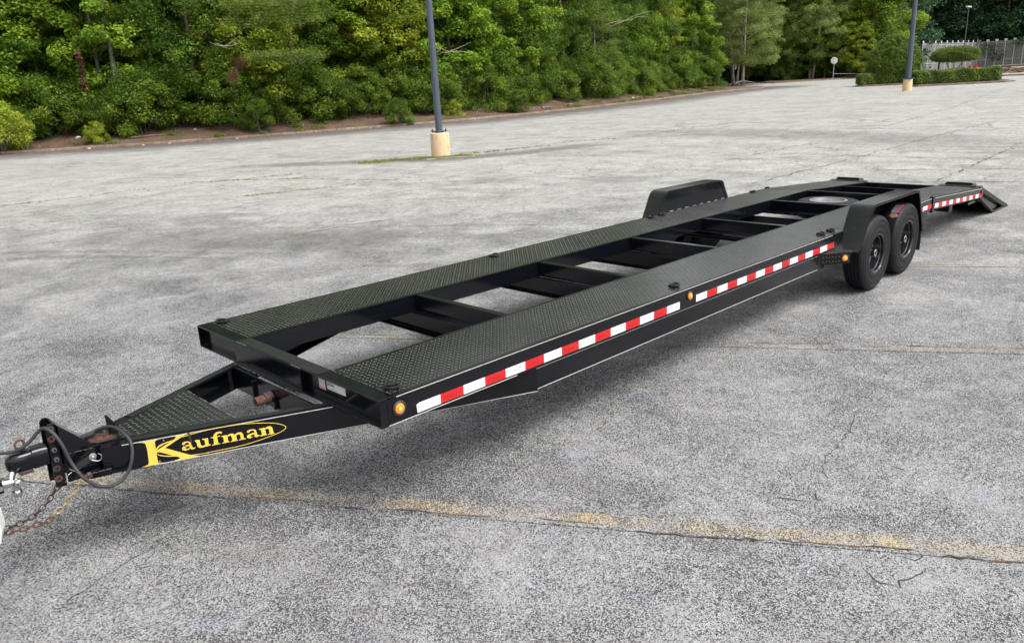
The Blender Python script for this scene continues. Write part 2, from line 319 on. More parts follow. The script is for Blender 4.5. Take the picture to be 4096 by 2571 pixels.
def m_kerb():
    m = newmat('kerb_concrete'); t = NT(m); p = t.pos()
    n1 = t.noise(p, 1.2, 6, .65); n2 = t.noise(p, 9, 5, .7)
    col = t.mix(t.rng(n1, .35, .65), c(.15, .115, .085), c(.27, .215, .165)); col = t.mix(t.rng(n2, .4, .7), col, c(.07, .045, .032))
    return t.out(t.bsdf(Base__Color=col, Roughness=.9, Normal=t.bump(n2, .4, .01)))
def m_straw():
    m = newmat('pine_straw_soil'); t = NT(m); p = t.pos()
    n1 = t.noise(p, .8, 6, .65); n2 = t.noise(t.map(p, scale=(1, 1, .3)), 14, 6, .75); n3 = t.noise(p, .25, 3, .5)
    col = t.mix(t.rng(n1, .35, .65), c(.040, .022, .014), c(.12, .064, .038)); col = t.mix(t.rng(n2, .52, .75), col, c(.30, .20, .13))
    col = t.mix(t.rng(n2, .48, .28), col, c(.03, .02, .014)); col = t.mix(t.math('MULTIPLY', t.rng(n3, .55, .7), .5), col, c(.07, .09, .03))
    return t.out(t.bsdf(Base__Color=col, Roughness=.95, Normal=t.bump(n2, .9, .05)))
M['kerb'] = m_kerb(); M['straw'] = m_straw()
def kerb(name, L, N):
    prof = [(0.0, 0.0), (0.012, .12), (.03, .142), (.14, .147), (.15, .11), (.15, 0)]; V = []; F = []; k = len(prof)
    for i, (p, n) in enumerate(zip(L, N)):
        for a, z in prof: V.append((p.x + n.x * a, p.y + n.y * a, z + .006 * math.sin(i * 1.7)))
    for i in range(len(L) - 1):
        for j in range(k - 1): F.append((i * k + j, (i + 1) * k + j, (i + 1) * k + j + 1, i * k + j + 1))
    return structure(MB().add(V, F).build(name, M['kerb'], smooth=True))
kerb('kerb', LA, NA); kerb('kerb', LB, NB)
gut_n = [(p, n) for p, n in zip(LA, NA)]
def bank_h(d):
    return .135 + .02 * min(d, 9) + .165 * max(0, min(d, 9) - .6) + .06 * max(0, d - 9)
def verge(name, L, N, offs, hs=1.0, jit=.06):
    V = []; F = []; k = len(offs); r = random.Random(3)
    for p, n in zip(L, N):
        for a in offs: V.append((p.x + n.x * a, p.y + n.y * a, (bank_h(a - .15) * hs if a > .2 else .10) + (r.uniform(-jit, jit) if a > .5 else 0)))
    for i in range(len(L) - 1):
        for j in range(k - 1): F.append((i * k + j, (i + 1) * k + j, (i + 1) * k + j + 1, i * k + j + 1))
    return structure(MB().add(V, F).build(name, M['straw'], smooth=True, angle=180))
iA = next(i for i, p in enumerate(LA) if p.x > 74)
verge('verge', LA[:iA], NA[:iA], [.149, .5, 1, 1.6, 2.3, 3.2, 4.2, 5.5, 7, 9, 12, 16, 24, 40])
# the tip of the verge, a low mound inside the bend of the kerb
cen = Vector((82, 50, 0)); V = []; F = []; tipL = LA[iA - 1:]; tipN = NA[iA - 1:]
mid = [Vector((min(p.x, 84) - 3 if i > 6 else p.x, 60 + i * 1.5, 0)) for i, p in enumerate(tipL)]
for i, (p, n) in enumerate(zip(tipL, tipN)):
    q0 = p + n * .149
    tgt = Vector((74 + i * .9, 62 + i * 3.2, 0))
    for k in range(8):
        u = k / 7; q = q0.lerp(tgt, u); V.append((q.x, q.y, .10 + (.0 if k == 0 else .08 + .9 * (1 - (1 - u) ** 2) * min(1, (tgt - q0).length / 22) + rnd.uniform(-.04, .04))))
for i in range(len(tipL) - 1):
    for j in range(7): F.append((i * 8 + j, (i + 1) * 8 + j, (i + 1) * 8 + j + 1, i * 8 + j + 1))
structure(MB().add(V, F).build('verge', M['straw'], smooth=True, angle=180))
verge('verge', LB, NB, [.149, .5, .9, 1.4], .9)
ip = [p + n * 1.4 for p, n in zip(LB, NB)]
MBv = MB().add([(p.x, p.y, bank_h(1.25) * .9 - .01) for p in ip] + [(230, 230, .3), (170, 232, .3)], [tuple(range(len(ip) + 2))])
structure(MBv.build('woodland_floor', M['straw']))

# stall lines: thin worn paint just above the asphalt
def stall_line(d, s0, s1, w, mat, wob=0.0):
    n = Vector((STALL_N[0], STALL_N[1], 0)).normalized(); tdir = Vector((-n.y, n.x, 0))
    o = empty('x', (0, 0, 0)); bpy.data.objects.remove(o)
    k = 40; V = []; F = []
    for i in range(k + 1):
        u = s0 + (s1 - s0) * i / k
        for sgn in (-1, 1): V.append((u, sgn * w, 0))
    for i in range(k): F.append((2 * i, 2 * i + 2, 2 * i + 3, 2 * i + 1))
    ob = MB().add(V, F).build('stall_line', mat)
    ob.location = (n.x * d, n.y * d, .004); ob.rotation_euler = (0, 0, math.atan2(tdir.y, tdir.x)); return structure(ob)
nn = Vector((STALL_N[0], STALL_N[1])).normalized()
D0 = -1.339 * nn.x + 2.578 * nn.y
stall_line(D0 + .0, -4.5, 3.3, .085, M['line'])
stall_line(D0 + 2.93, -4.6, 3.6, .075, M['line_faint'])
stall_line(D0 + 5.86, -5.0, 3.0, .07, M['line_faint'])
stall_line(D0 + 8.80, -5.0, 20.0, .07, M['line_faint'])

stall_line(10.65, 7.1, 24.0, .05, M['line'])
# long cracks and tyre marks
def m_crack():
    m = newmat('crack'); t = NT(m); p = t.pos()
    n = t.noise(p, 3, 4, .6)
    return t.out(t.bsdf(Base__Color=t.mix(t.rng(n, .4, .62), c(.030, .027, .024), c(.17, .11, .06)), Roughness=1.0))
def m_mark():
    m = newmat('tyre_mark'); t = NT(m); p = t.pos()
    n = t.noise(p, 26, 5, .7); n2 = t.noise(p, 1.5, 4, .6)
    a = t.math('MULTIPLY', t.rng(n, .42, .62), t.rng(n2, .35, .6, .15, .5))
    tr = t.n('ShaderNodeBsdfTransparent'); b = t.bsdf(Base__Color=c(.05, .05, .055), Roughness=.9)
    return t.out(t.n('ShaderNodeMixShader', i0=a, i1=tr, i2=b))
M['crack_dark'] = simple('dark_crack', (.018, .018, .018), 1.0)
M['crack'] = m_crack(); M['mark'] = m_mark()
def m_gutter():
    m = newmat('gutter_dirt'); t = NT(m); p = t.pos(); v = t.n('ShaderNodeAttribute', {'attribute_name': 'var'}).outputs['Fac']
    n1 = t.noise(p, .35, 6, .65); n2 = t.noise(t.map(p, scale=(1, 1, 1)), 5, 5, .7)
    a = t.math('MULTIPLY', v, t.math('ADD', t.rng(n1, .33, .58, .5, 1.0), t.rng(n2, .4, .7, -.2, .2)), True)
    col = t.mix(t.rng(t.math('ADD', v, t.math('MULTIPLY', n2, .3)), .85, 1.15), c(.125, .118, .12), c(.10, .055, .035))
    return t.out(t.n('ShaderNodeMixShader', i0=a, i1=t.n('ShaderNodeBsdfTransparent'), i2=t.bsdf(Base__Color=col, Roughness=.95)))
M['gutter'] = m_gutter()
V = []; F = []; A_ = []
for p, n in zip(LA, NA):
    for o_, a_ in ((.02, 1.0), (-.35, .95), (-.8, .90), (-2.4, .85), (-4.0, .5), (-6.5, 0)): V.append((p.x + n.x * o_, p.y + n.y * o_, .0035)); A_.append(a_)
for i in range(len(LA) - 1):
    for j in range(5): F.append((i * 6 + j, i * 6 + j + 1, (i + 1) * 6 + j + 1, (i + 1) * 6 + j))
structure(link('gutter_dirt', np_mesh('gutter_dirt', np.array(V), np.array(F), M['gutter'], np.array(A_))))
def soft_band(name, pts, w, amp, mat):
    L = smooth_line(pts, 6); N = side_normals(L); V = []; F = []; A_ = []; n = len(L)
    for i, (p, q) in enumerate(zip(L, N)):
        e = min(1, i / (n * .18), (n - 1 - i) / (n * .18))
        for o_, a_ in ((-1, 0), (-.45, 1), (0, 1), (.45, 1), (1, 0)): V.append((p.x + q.x * o_ * w, p.y + q.y * o_ * w, .002)); A_.append(a_ * amp * e)
    for i in range(n - 1):
        for j in range(4): F.append((i * 5 + j, (i + 1) * 5 + j, (i + 1) * 5 + j + 1, i * 5 + j + 1))
    structure(link(name, np_mesh(name, np.array(V), np.array(F), mat, np.array(A_))))
soft_band('stain', [(9.6, 23.5), (11.9, 20.2), (13.3, 18.0), (14.5, 16.4), (16.3, 15.6), (18.6, 14.9), (21, 14.3)], .95, .55, M['gutter'])
soft_band('stain', [(24.0, 17.5), (24.6, 14), (24.4, 10.5), (23.4, 7), (22.0, 3.5), (21.6, 1)], 2.2, .28, M['gutter'])
soft_band('stain', [(2.0, 12.6), (3.1, 10.2), (4.2, 8.2), (5.2, 6.4)], .9, .3, M['gutter'])
def ribbons(name, lines, w, mat, z, jag, step):
    r = random.Random(11); V = []; F = []
    for L in lines:
        P = [Vector((*p, 0)) for p in L]; pts = []
        for a, b in zip(P, P[1:]):
            n = max(2, int((b - a).length / step)); d = (b - a).normalized(); nm = Vector((-d.y, d.x, 0))
            for k in range(n): pts.append(a.lerp(b, k / n) + nm * r.gauss(0, jag))
        pts.append(P[-1]); base = len(V); N = side_normals(pts)
        for i, (p, n) in enumerate(zip(pts, N)):
            ww = w * r.uniform(.25, 1.2) * (1 if 0 < i < len(pts) - 1 else .1)
            V += [(p.x - n.x * ww, p.y - n.y * ww, z), (p.x + n.x * ww, p.y + n.y * ww, z)]
        for i in range(len(pts) - 1): F.append((base + 2 * i, base + 2 * i + 2, base + 2 * i + 3, base + 2 * i + 1))
    return structure(MB().add(V, F).build(name, mat))
near = [l for l in CRACKS if max(p[0] for p in l) < 3.2 and max(abs(p[1]) for p in l) < 3.0]
farc = [l for l in CRACKS if l not in near]
ribbons('pavement_crack', near, .0032, M['crack_dark'], .003, .008, .03)
ribbons('pavement_crack', farc, .024, M['crack'], .003, .035, .18)
more = []
for i in range(44):      # short branching cracks spread over the older surface
    x, y = rnd.uniform(6, 60), rnd.uniform(4, 36); a = rnd.uniform(0, PI); l = [(x, y)]
    for k in range(rnd.randint(3, 6)):
        a += rnd.gauss(0, .5); x += math.cos(a) * rnd.uniform(.6, 2.0); y += math.sin(a) * rnd.uniform(.6, 2.0); l.append((x, y))
    if all(q[1] < 34 for q in l): more.append(l)
ribbons('pavement_crack', more, .016, M['crack'], .003, .03, .15)
# the edge of each stall line has cracked open: thin breaks along the paint
tl = Vector((-nn.y, nn.x))
el = []
for d, s0, s1 in ((D0 - .075, -4.2, 3.0), (D0 + 2.93 + .03, -4.3, 3.4), (D0 + 5.86, -4.6, 2.8)):
    s = s0
    while s < s1:
        e = min(s1, s + rnd.uniform(.15, .7)); off = rnd.uniform(-.015, .03)
        el.append([tuple(nn * (d + off) + tl * s), tuple(nn * (d + off + rnd.uniform(-.015, .015)) + tl * e)]); s = e + rnd.uniform(.02, .25)
ribbons('pavement_crack', el, .006, M['crack'], .0075, .006, .04)
ribbons('tyre_mark', [ARC], .05, M['mark'], .0025, .0, .2)
ribbons('tyre_mark', SKIDS[:2], .11, M['mark'], .0025, .0, .4)
ribbons('tyre_mark', SKIDS[2:], .10, M['mark'], .0025, .0, .4)
# ------------------------------------------------------------------ trailer
def m_paint():
    m = newmat('black_paint'); t = NT(m); p = t.obj()
    n1 = t.noise(p, 2.2, 6, .65); n2 = t.noise(p, 60, 4, .7); n3 = t.noise(t.map(p, scale=(1, 1, 4)), 9, 5, .7)
    dust = t.math('MULTIPLY', t.rng(n3, .55, .80), .12, True)
    col = t.mix(dust, c(.0030, .0036, .0062), c(.04, .039, .038))
    chips = t.math('MULTIPLY', t.rng(n2, .755, .77), .6)
    col = t.mix(chips, col, c(.26, .25, .24))
    r = t.math('ADD', t.rng(n1, .3, .7, .09, .20), t.math('MULTIPLY', dust, .8), True)
    return t.out(t.bsdf(Base__Color=col, Roughness=r, Specular__IOR__Level=.42, Normal=t.bump(t.math('ADD', t.noise(p, 7, 3, .5), t.math('MULTIPLY', n2, .25)), .05, .01)))
def m_tread():
    m = newmat('tread_plate_paint'); t = NT(m); p = t.obj()
    n1 = t.noise(p, 1.4, 6, .65); n2 = t.noise(p, 24, 4, .7)
    col = t.mix(t.rng(n1, .35, .7), c(.0040, .0050, .0042), c(.012, .014, .011))
    col = t.mix(t.math('MULTIPLY', t.rng(n2, .55, .8), .5), col, c(.045, .043, .038))
    return t.out(t.bsdf(Base__Color=col, Roughness=t.rng(n1, .3, .7, .13, .26), Specular__IOR__Level=.34, Normal=t.bump(n2, .12, .003)))
def m_lug():
    m = newmat('tread_lug_worn'); t = NT(m); p = t.obj(); n1 = t.noise(p, 1.1, 6, .7); n2 = t.noise(p, 60, 3, .7)
    col = t.mix(t.rng(n1, .35, .7), c(.030, .032, .032), c(.085, .086, .083)); col = t.mix(t.math('MULTIPLY', t.rng(n2, .5, .7), .5), col, c(.20, .195, .19))
    return t.out(t.bsdf(Base__Color=col, Roughness=.28, Specular__IOR__Level=.3))
M['paint'] = m_paint(); M['tread'] = m_tread(); M['lug'] = m_lug()
M['paint_top'] = simple('black_paint_weathered', (.009, .011, .010), .34, grime=.4, gcol=(.028, .030, .020), bump=.15, scale=6, spec=.2)
M['rubber'] = simple('tyre_rubber', (.0085, .009, .0115), .55, grime=.3, gcol=(.022, .021, .022), bump=.1, scale=9, spec=.22)
M['rim'] = simple('gloss_black_rim', (.010, .0105, .012), .20, coat=.4)
M['chrome'] = simple('chrome', (.62, .62, .63), .14, metal=1.0, grime=.15)
M['zinc'] = simple('zinc_steel', (.42, .41, .40), .38, metal=.9, grime=.3)
M['rust'] = simple('rusty_steel', (.105, .042, .030), .8, metal=.1, grime=.9, gcol=(.045, .025, .02), bump=.6, scale=40)
M['rust_dark'] = simple('dark_rusted_steel', (.06, .035, .028), .7, metal=.2, grime=.8, gcol=(.02, .016, .015), bump=.5, scale=40)
M['brass'] = simple('brassy_plated_chain', (.40, .32, .20), .42, metal=.8, grime=.6, gcol=(.15, .09, .06), scale=30)
M['cable'] = simple('black_cable_rubber', (.020, .020, .022), .55, grime=.4, gcol=(.05, .048, .045))
M['stripe'] = simple('pale_line', (.50, .49, .44), .4, grime=.6, gcol=(.18, .17, .15), scale=20)
M['white_tape'] = simple('white_reflective_tape', (.66, .66, .65), .35, grime=.35, gcol=(.45, .45, .44), bump=.05, scale=16)
M['red_tape'] = simple('red_reflective_tape', (.50, .012, .014), .35, grime=.3, gcol=(.36, .012, .012), scale=16)
M['tape_mark'] = simple('grey_tape_print', (.50, .50, .50), .4)
M['tape_mark_red'] = simple('dark_red_tape_print', (.34, .006, .008), .4)
M['yellow'] = simple('yellow_decal', (.78, .52, .075), .38, grime=.25, gcol=(.58, .38, .08), scale=14)
M['decal_black'] = simple('decal_gap_black', (.0070, .0075, .010), .3)
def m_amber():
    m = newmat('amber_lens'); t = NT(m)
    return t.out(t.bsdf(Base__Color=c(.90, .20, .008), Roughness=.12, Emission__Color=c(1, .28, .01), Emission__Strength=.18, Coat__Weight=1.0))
M['amber'] = m_amber(); M['amber_core'] = simple('amber_reflector', (1.0, .62, .16), .25)
M['weld'] = simple('weld_bead', (.055, .055, .055), .42, bump=.5, scale=50)
M['paper'] = simple('label_paper', (.62, .62, .58), .5, grime=.4, gcol=(.48, .48, .46), scale=40)
M['paper_pink'] = simple('pinkish_label', (.62, .52, .54), .5)
M['ink'] = simple('ink', (.02, .02, .022), .6); M['ink_red'] = simple('dark_red_ink', (.25, .015, .05), .6); M['ink_grey'] = simple('grey_ink', (.28, .28, .28), .6)

TILT = -0.0144
W = 2.2056; H = .747; CB = .59; S = .596; YI = W - S
trailer = empty('car_hauler_trailer', (0, 0, 0)); trailer.rotation_euler = (0, math.asin(-TILT), 0)
tag(trailer, 'long black open-deck car hauler trailer with two tread plate runways', 'trailer')
T = trailer
def part(mb, name, mat, parent=None, **k):
    o = mb.build(name, M[mat], parent or T, **k)
    if name == 'weld_bead': o['kind'] = 'stuff'
    return o
def zdeck(x): return H if x < 8.24 else H - (x - 8.24) * .0578
KN, RE = 8.24, 10.35

def lugs(f, u0, u1, v0, v1, name, parent, pitch=.0305, inside=None, L=.0275, w=.0085, h=.0028):
    """raised diamond lugs; f(u, v) -> point, unit u, unit v, unit normal"""
    nu, nv = int((u1 - u0) / pitch), int((v1 - v0) / pitch); V = []; F = []; q = .70711
    for i in range(nu):
        for j in range(nv):
            u = u0 + (i + .5) * (u1 - u0) / nu; v = v0 + (j + .5) * (v1 - v0) / nv
            if inside and not inside(u, v): continue
            P, a, b, n = f(u, v)
            d, e = ((a + b) * q, (a - b) * q) if (i + j) % 2 else ((a - b) * q, (a + b) * q)
            o = len(V); lx, wx = d * (L / 2), e * (w / 2)
            V += [P - lx, P + lx, P + wx, P - wx, P - lx * .45 + n * h, P + lx * .45 + n * h]
            F += [(o, o + 3, o + 4), (o + 3, o + 5, o + 4), (o + 3, o + 1, o + 5), (o + 1, o + 2, o + 5), (o + 2, o + 4, o + 5), (o + 2, o, o + 4)]
    if not F: return
    me = np_mesh(name, np.array([tuple(x) for x in V]), np.array(F), M['lug'])
    ob = link(name, me, parent); ob['kind'] = 'stuff'; return ob
X3, Y3, Z3 = Vector((1, 0, 0)), Vector((0, 1, 0)), Vector((0, 0, 1))

# ---- runways: flat plate, then the dovetail
for y0, y1 in ((.012, S), (YI, W - .012)):
    pl = part(MB().box(.055, KN, y0, y1, H - .008, H + .001), 'deck_plate', 'tread')
    lugs(lambda u, v: (Vector((u, v, H + .001)), X3, Y3, Z3), .07, KN - .01, y0 + .02, y1 - .02, 'tread_pattern', pl)
    zr = zdeck(RE); sl = Vector((RE - KN, 0, zr - H)).normalized(); nm = Vector((-sl.z, 0, sl.x))
    d = part(MB().hexa([(KN + .001, y0, H - .008), (RE, y0, zr - .008), (RE, y1, zr - .008), (KN + .001, y1, H - .008)], [(KN + .001, y0, H + .001), (RE, y0, zr + .001), (RE, y1, zr + .001), (KN + .001, y1, H + .001)]), 'dovetail_plate', 'tread')
    lugs(lambda u, v: (Vector((u, v, zdeck(u) + .001)), sl, Y3, nm), KN + .02, RE - .02, y0 + .02, y1 - .02, 'tread_pattern', d, pitch=.0305)

def channel_y(y, s, x0, x1, zt0, zb0, zt1, zb1, fl=.048, th=.008):
    """side channel along x; web outer face at y, flanges reach s*fl inboard"""
    mb = MB(); a, b = y, y + s * th
    mb.hexa([(x0, a, zb0), (x1, a, zb1), (x1, b, zb1), (x0, b, zb0)], [(x0, a, zt0), (x1, a, zt1), (x1, b, zt1), (x0, b, zt0)])
    e = y + s * fl; b2 = b + s * .0005
    for z0, z1, q in ((zt0 - .009, zt1 - .009, .0088), (zb0 + .0002, zb1 + .0002, .009)):
        mb.hexa([(x0, b2, z0), (x1, b2, z1), (x1, e, z1), (x0, e, z0)], [(x0, b2, z0 + q), (x1, b2, z1 + q), (x1, e, z1 + q), (x0, e, z0 + q)])
    return mb
HT = H - .0085
# outer rails
part(channel_y(0, 1, 0, 8.225, H - .001, CB, H - .001, CB), 'side_rail', 'paint')
part(channel_y(W, -1, 0, 8.225, H - .001, CB, H - .001, CB), 'side_rail', 'paint')
for y, s in ((0, 1), (W, -1)):
    part(channel_y(y, s, 8.29, RE, zdeck(8.29) - .001, zdeck(8.29) - .15, zdeck(RE) - .001, zdeck(RE) - .142), 'dovetail_rail', 'paint')
    part(MB().box(8.226, 8.288, y - .012 if s > 0 else y - .03, y + .03 if s > 0 else y + .012, .565, .765), 'splice_post', 'paint', bevel=.004)
# inner rails
for y, s in ((S, -1), (YI, 1)):
    part(channel_y(y, s, .072, KN, HT, .607, HT, .607), 'inner_rail', 'paint')
    part(channel_y(y, s, KN + .001, RE, HT, .607, zdeck(RE) - .0085, zdeck(RE) - .14), 'inner_rail', 'paint')
    part(MB().box(.075, KN, min(y + s * .0, y - s * .006), max(y + s * .0, y - s * .006), H - .006, H + .003), 'edge_strip', 'paint_top')
# lower main rails with a taper behind the step
for y, s in ((.014, 1), (W - .014, -1)):
    part(channel_y(y, s, 1.112, 5.25, .585, .44, .585, .44, fl=.06), 'main_rail', 'paint')
    part(channel_y(y + s * .04, s, 5.2505, 7.6, .585, .44, .585, .44, fl=.05), 'main_rail', 'paint')
    part(channel_y(y, s, 7.601, 8.15, .585, .44, .585, .50, fl=.05), 'main_rail', 'paint')
# tongue rails (angled) from the bend to the nose
A0 = Vector((1.110, -.015, 0)); DV = Vector((-.919, .395, 0)).normalized(); NV = Vector((-DV.y, DV.x, 0)); LT = 2.43
B0 = Vector((1.110, W + .005, 0)); DW = (Vector((-1.135, 1.18, 0)) - B0).normalized(); LW = (Vector((-1.135, 1.18, 0)) - B0).length; NW = Vector((DW.y, -DW.x, 0))
def rail_box(o, d, n, L, z0, z1, t, mb=None):
    mb = mb or MB(); a = o; b = o + d * L; i = -n * t
    return mb.hexa([a + Z3 * z0, b + Z3 * z0, b + i + Z3 * z0, a + i + Z3 * z0], [a + Z3 * z1, b + Z3 * z1, b + i + Z3 * z1, a + i + Z3 * z1])
for o, d, n, L in ((A0, DV, NV, LT), (B0, DW, NW, LW)):
    mb = rail_box(o, d, n, L, .44, .59, .009)
    rail_box(o - n * .0095, d, n, L, .5815, .5898, .062, mb); rail_box(o - n * .0095, d, n, L, .4402, .449, .062, mb)
    part(mb, 'tongue_rail', 'paint')
# inner doubling of the tongue beside the tread plate
for o, d, n, L0, L1 in ((A0, DV, NV, 1.2, 2.3), (B0, DW, NW, 1.2, 2.2)):
    part(rail_box(o + d * L0 - n * .02, d, n, L1 - L0, .5905, .596, .045), 'tongue_cap', 'paint_top')

# thin pale lines along the edges
def stripe(o, d, n, L0, L1, z, w=.0038, name='edge_line'):
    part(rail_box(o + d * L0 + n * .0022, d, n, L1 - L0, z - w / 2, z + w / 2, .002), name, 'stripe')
NY = Vector((0, -1, 0)); O = Vector((0, 0, 0))
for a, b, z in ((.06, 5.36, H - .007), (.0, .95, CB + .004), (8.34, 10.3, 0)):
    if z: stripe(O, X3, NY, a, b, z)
OM = Vector((0, .014, 0))
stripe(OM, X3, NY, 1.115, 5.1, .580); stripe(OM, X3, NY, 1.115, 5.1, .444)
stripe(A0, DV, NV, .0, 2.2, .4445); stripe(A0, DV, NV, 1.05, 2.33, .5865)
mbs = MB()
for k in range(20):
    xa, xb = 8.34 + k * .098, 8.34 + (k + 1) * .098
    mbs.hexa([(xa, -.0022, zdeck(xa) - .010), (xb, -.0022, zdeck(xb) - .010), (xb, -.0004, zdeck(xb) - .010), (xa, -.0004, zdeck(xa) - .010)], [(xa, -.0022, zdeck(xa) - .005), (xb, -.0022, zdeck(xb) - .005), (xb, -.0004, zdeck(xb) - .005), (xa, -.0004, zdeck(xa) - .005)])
part(mbs, 'edge_line', 'stripe')
part(MB().box(7.4, 8.2, -.0022, -.0004, H - .009, H - .004), 'edge_line', 'stripe')

# ---- front beam
fb = MB().box(-.006, -.0005, .0, W, CB + .010, H - .010)
fb.box(-.047, .052, -.0, W, H - .0095, H + .0005); fb.box(-.047, .04, 0, W, CB, CB + .0095); fb.box(.02, .03, .05, W - .05, CB + .01, H - .01)
FB = part(fb, 'front_beam', 'paint', bevel=.0015)
part(MB().box(-.040, .0515, S + .012, YI - .012, H + .001, H + .003), 'beam_cap', 'paint_top')
part(MB().box(-.0455, -.0065, .80, 1.64, CB - .002, H - .012), 'doubler_plate', 'paint', bevel=.002)
part(MB().box(-.075, -.0475, .80, 1.60, CB + .001, CB + .006), 'weld_shelf', 'paint')
def welds(mb, a, b, n, r=.0055, dens=.7):
    a, b = Vector(a), Vector(b); rr = random.Random(int(a.x * 1000 + b.y * 100 + 5))
    for k in range(n):
        if rr.random() > dens: continue
        p = a.lerp(b, (k + rr.random() * .5) / n); mb.sphere(p, r * rr.uniform(.6, 1.3), 6, 4, (1, 1, .6))
    return mb
wm = MB()
welds(wm, (-.046, .8, H), (-.046, .9, H), 14); welds(wm, (-.046, 1.45, H), (-.046, 1.6, H), 18); welds(wm, (.052, .02, H + .002), (.052, S, H + .002), 60, .004)
welds(wm, (.052, YI, H + .002), (.052, W - .02, H + .002), 60, .004); welds(wm, (-.07, .55, CB + .006), (-.07, .95, CB + .006), 36); welds(wm, (-.07, 1.25, CB + .006), (-.07, 1.66, CB + .006), 36)
part(wm, 'weld_bead', 'weld', parent=FB, smooth=True)
# corner end caps
for y0, y1 in ((-.001, .003), (W - .003, W + .001)):
    part(MB().box(-.0468, -.0065, y0, y1, CB + .010, H - .010), 'end_gusset', 'paint')
# wall behind the tongue opening and lower front beam
part(MB().box(-.10, -.088, .52, 1.625, .441, CB - .001), 'tongue_crossbeam', 'paint')
part(MB().box(-.086, -.03, .52, 1.625, .4492, .456), 'tongue_crossbeam', 'paint')
# jack stub: rusty socket pointing forward from the wall
jk = MB(); jk.cyl((-.101, 1.085, .515), (-.150, 1.085, .510), .036, n=20); JK = part(jk, 'jack_collar', 'rust_dark', smooth=True)
j2 = MB().lathe([(.026, -.212), (.029, -.205), (.029, -.150), (.019, -.150), (.019, -.205), (.026, -.212)], (0, 1.085, .509), axis='x', n=20)
part(j2, 'jack_socket', 'rust', parent=JK, smooth=True)
for a in (.6, 2.2, 3.9): part(MB().cyl((-.185, 1.085 + math.cos(a) * .027, .509 + math.sin(a) * .027), (-.185, 1.085 + math.cos(a) * .0302, .509 + math.sin(a) * .0302), .007, n=10), 'socket_hole', 'decal_black', parent=JK)
part(MB().box(-.118, -.101, 1.03, 1.05, .441, .52), 'jack_bracket', 'paint'); part(MB().box(-.118, -.101, 1.30, 1.32, .441, .56), 'jack_bracket', 'paint')

# tongue tread plate
tp = [(-.49, .745), (-1.075, 1.005), (-1.085, 1.125), (-.49, 1.405)]
tpl = part(MB().prism([(x, y, .5905) for x, y in tp], (0, 0, .006)), 'tongue_plate', 'tread')
def in_t(u, v):
    k = (u + 1.08) / .59
    return 1.03 - .26 * k < v < 1.10 + .285 * k
lugs(lambda u, v: (Vector((u, v, .5966)), X3, Y3, Z3), -1.07, -.505, .75, 1.40, 'tread_pattern', tpl, pitch=.032, inside=in_t, h=.003)
part(welds(MB(), (-.488, .76, .595), (-.488, 1.40, .595), 50, .006), 'weld_bead', 'weld', parent=tpl, smooth=True)

# ---- crossmembers
for i, x in enumerate((1.44, 2.85, 4.23, 5.60, 7.22, 8.27)):
    mb = MB().box(x, x + .008, S + .001, YI - .001, .612, H - .012); mb.box(x - .001, x + .055, S + .001, YI - .001, H - .0115, H - .003)
    mb.box(x - .06, x + .0, S + .001, YI - .001, .603, .6115)
    part(mb, 'crossmember', 'paint', bevel=.001)
for x in (9.38, 10.33):
    z = zdeck(x); part(MB().box(x, x + .008, S + .001, YI - .001, z - .13, z - .012).box(x - .001, x + .03, S + .001, YI - .001, z - .0115, z - .004), 'crossmember', 'paint')
for x in (1.46, 2.87, 4.25, 6.0, 6.83, 8.0):
    part(MB().box(x, x + .008, .08, W - .08, .449, .600).box(x - .05, x - .0, .08, W - .08, .441, .4488), 'lower_crossmember', 'paint')
part(MB().box(9.0, 9.12, .02, W - .02, .465, .545), 'lower_crossmember', 'paint'); part(MB().box(9.85, 10.22, .03, .3, .44, .475), 'lower_crossmember', 'paint')
part(MB().box(8.0, 8.12, .02, W - .02, .50, .585), 'lower_crossmember', 'paint')

# ---- reflective tape: each coloured block is a piece; faint wordmark on each
def text_mesh(txt, size, ext=.0, sx=1.0, bold=0.0):
    cu = bpy.data.curves.new('t', 'FONT'); cu.body = txt; cu.size = size; cu.extrude = ext; cu.offset = bold; cu.resolution_u = 2
    ob = bpy.data.objects.new('t', cu); COL.objects.link(ob); dg = bpy.context.evaluated_depsgraph_get()
    me = bpy.data.meshes.new_from_object(ob.evaluated_get(dg)); bpy.data.objects.remove(ob); bpy.data.curves.remove(cu); return me
wm_white = text_mesh('Kaufman', .030, .0); wm_red = wm_white.copy()
wm_white.materials.clear(); wm_white.materials.append(M['tape_mark']); wm_red.materials.clear(); wm_red.materials.append(M['tape_mark_red'])
frame_me = {}
def tape(x0, x1, z0, z1, zz0, zz1, red, mark=True, rounded=False):
    poly = [(x0, 0, z0), (x1, 0, z1), (x1, 0, zz1), (x0, 0, zz0)]
    if rounded: poly = [(x0 + .003, 0, z0), (x1, 0, z1), (x1, 0, zz1), (x0 + .02, 0, zz0), (x0, 0, zz0 - .008)]
    o = part(MB().prism([(a, -.0005, b) for a, _, b in poly], (0, -.0015, 0)), 'reflective_tape', 'red_tape' if red else 'white_tape')
    o['label'] = 'red block of reflective tape' if red else 'white block of reflective tape'
    if mark:
        q = link('wordmark', wm_red if red else wm_white, o); q.location = (x0 + .022, -.0026, z0 + .017); q.rotation_euler = (PI / 2, 0, 0); q.scale = ((x1 - x0) / .165 * .95, 1, 1)
    return o
x = .185; k = 0; sg = .1675
while x + sg < 2.71:
    zt = .660 + .004 * min(1, x / 2); tape(x, x + sg - .001, .606, .606, zt, zt, k % 2 == 1, True, k == 0); x += sg; k += 1
x = 2.922; k = 0; sg = (5.412 - 2.922) / 16
while x + sg < 5.42:
    tape(x, x + sg - .001, .612, .612, .668, .668, k % 2 == 1, x < 4.5); x += sg; k += 1
x = 7.92 - .15; k = 1
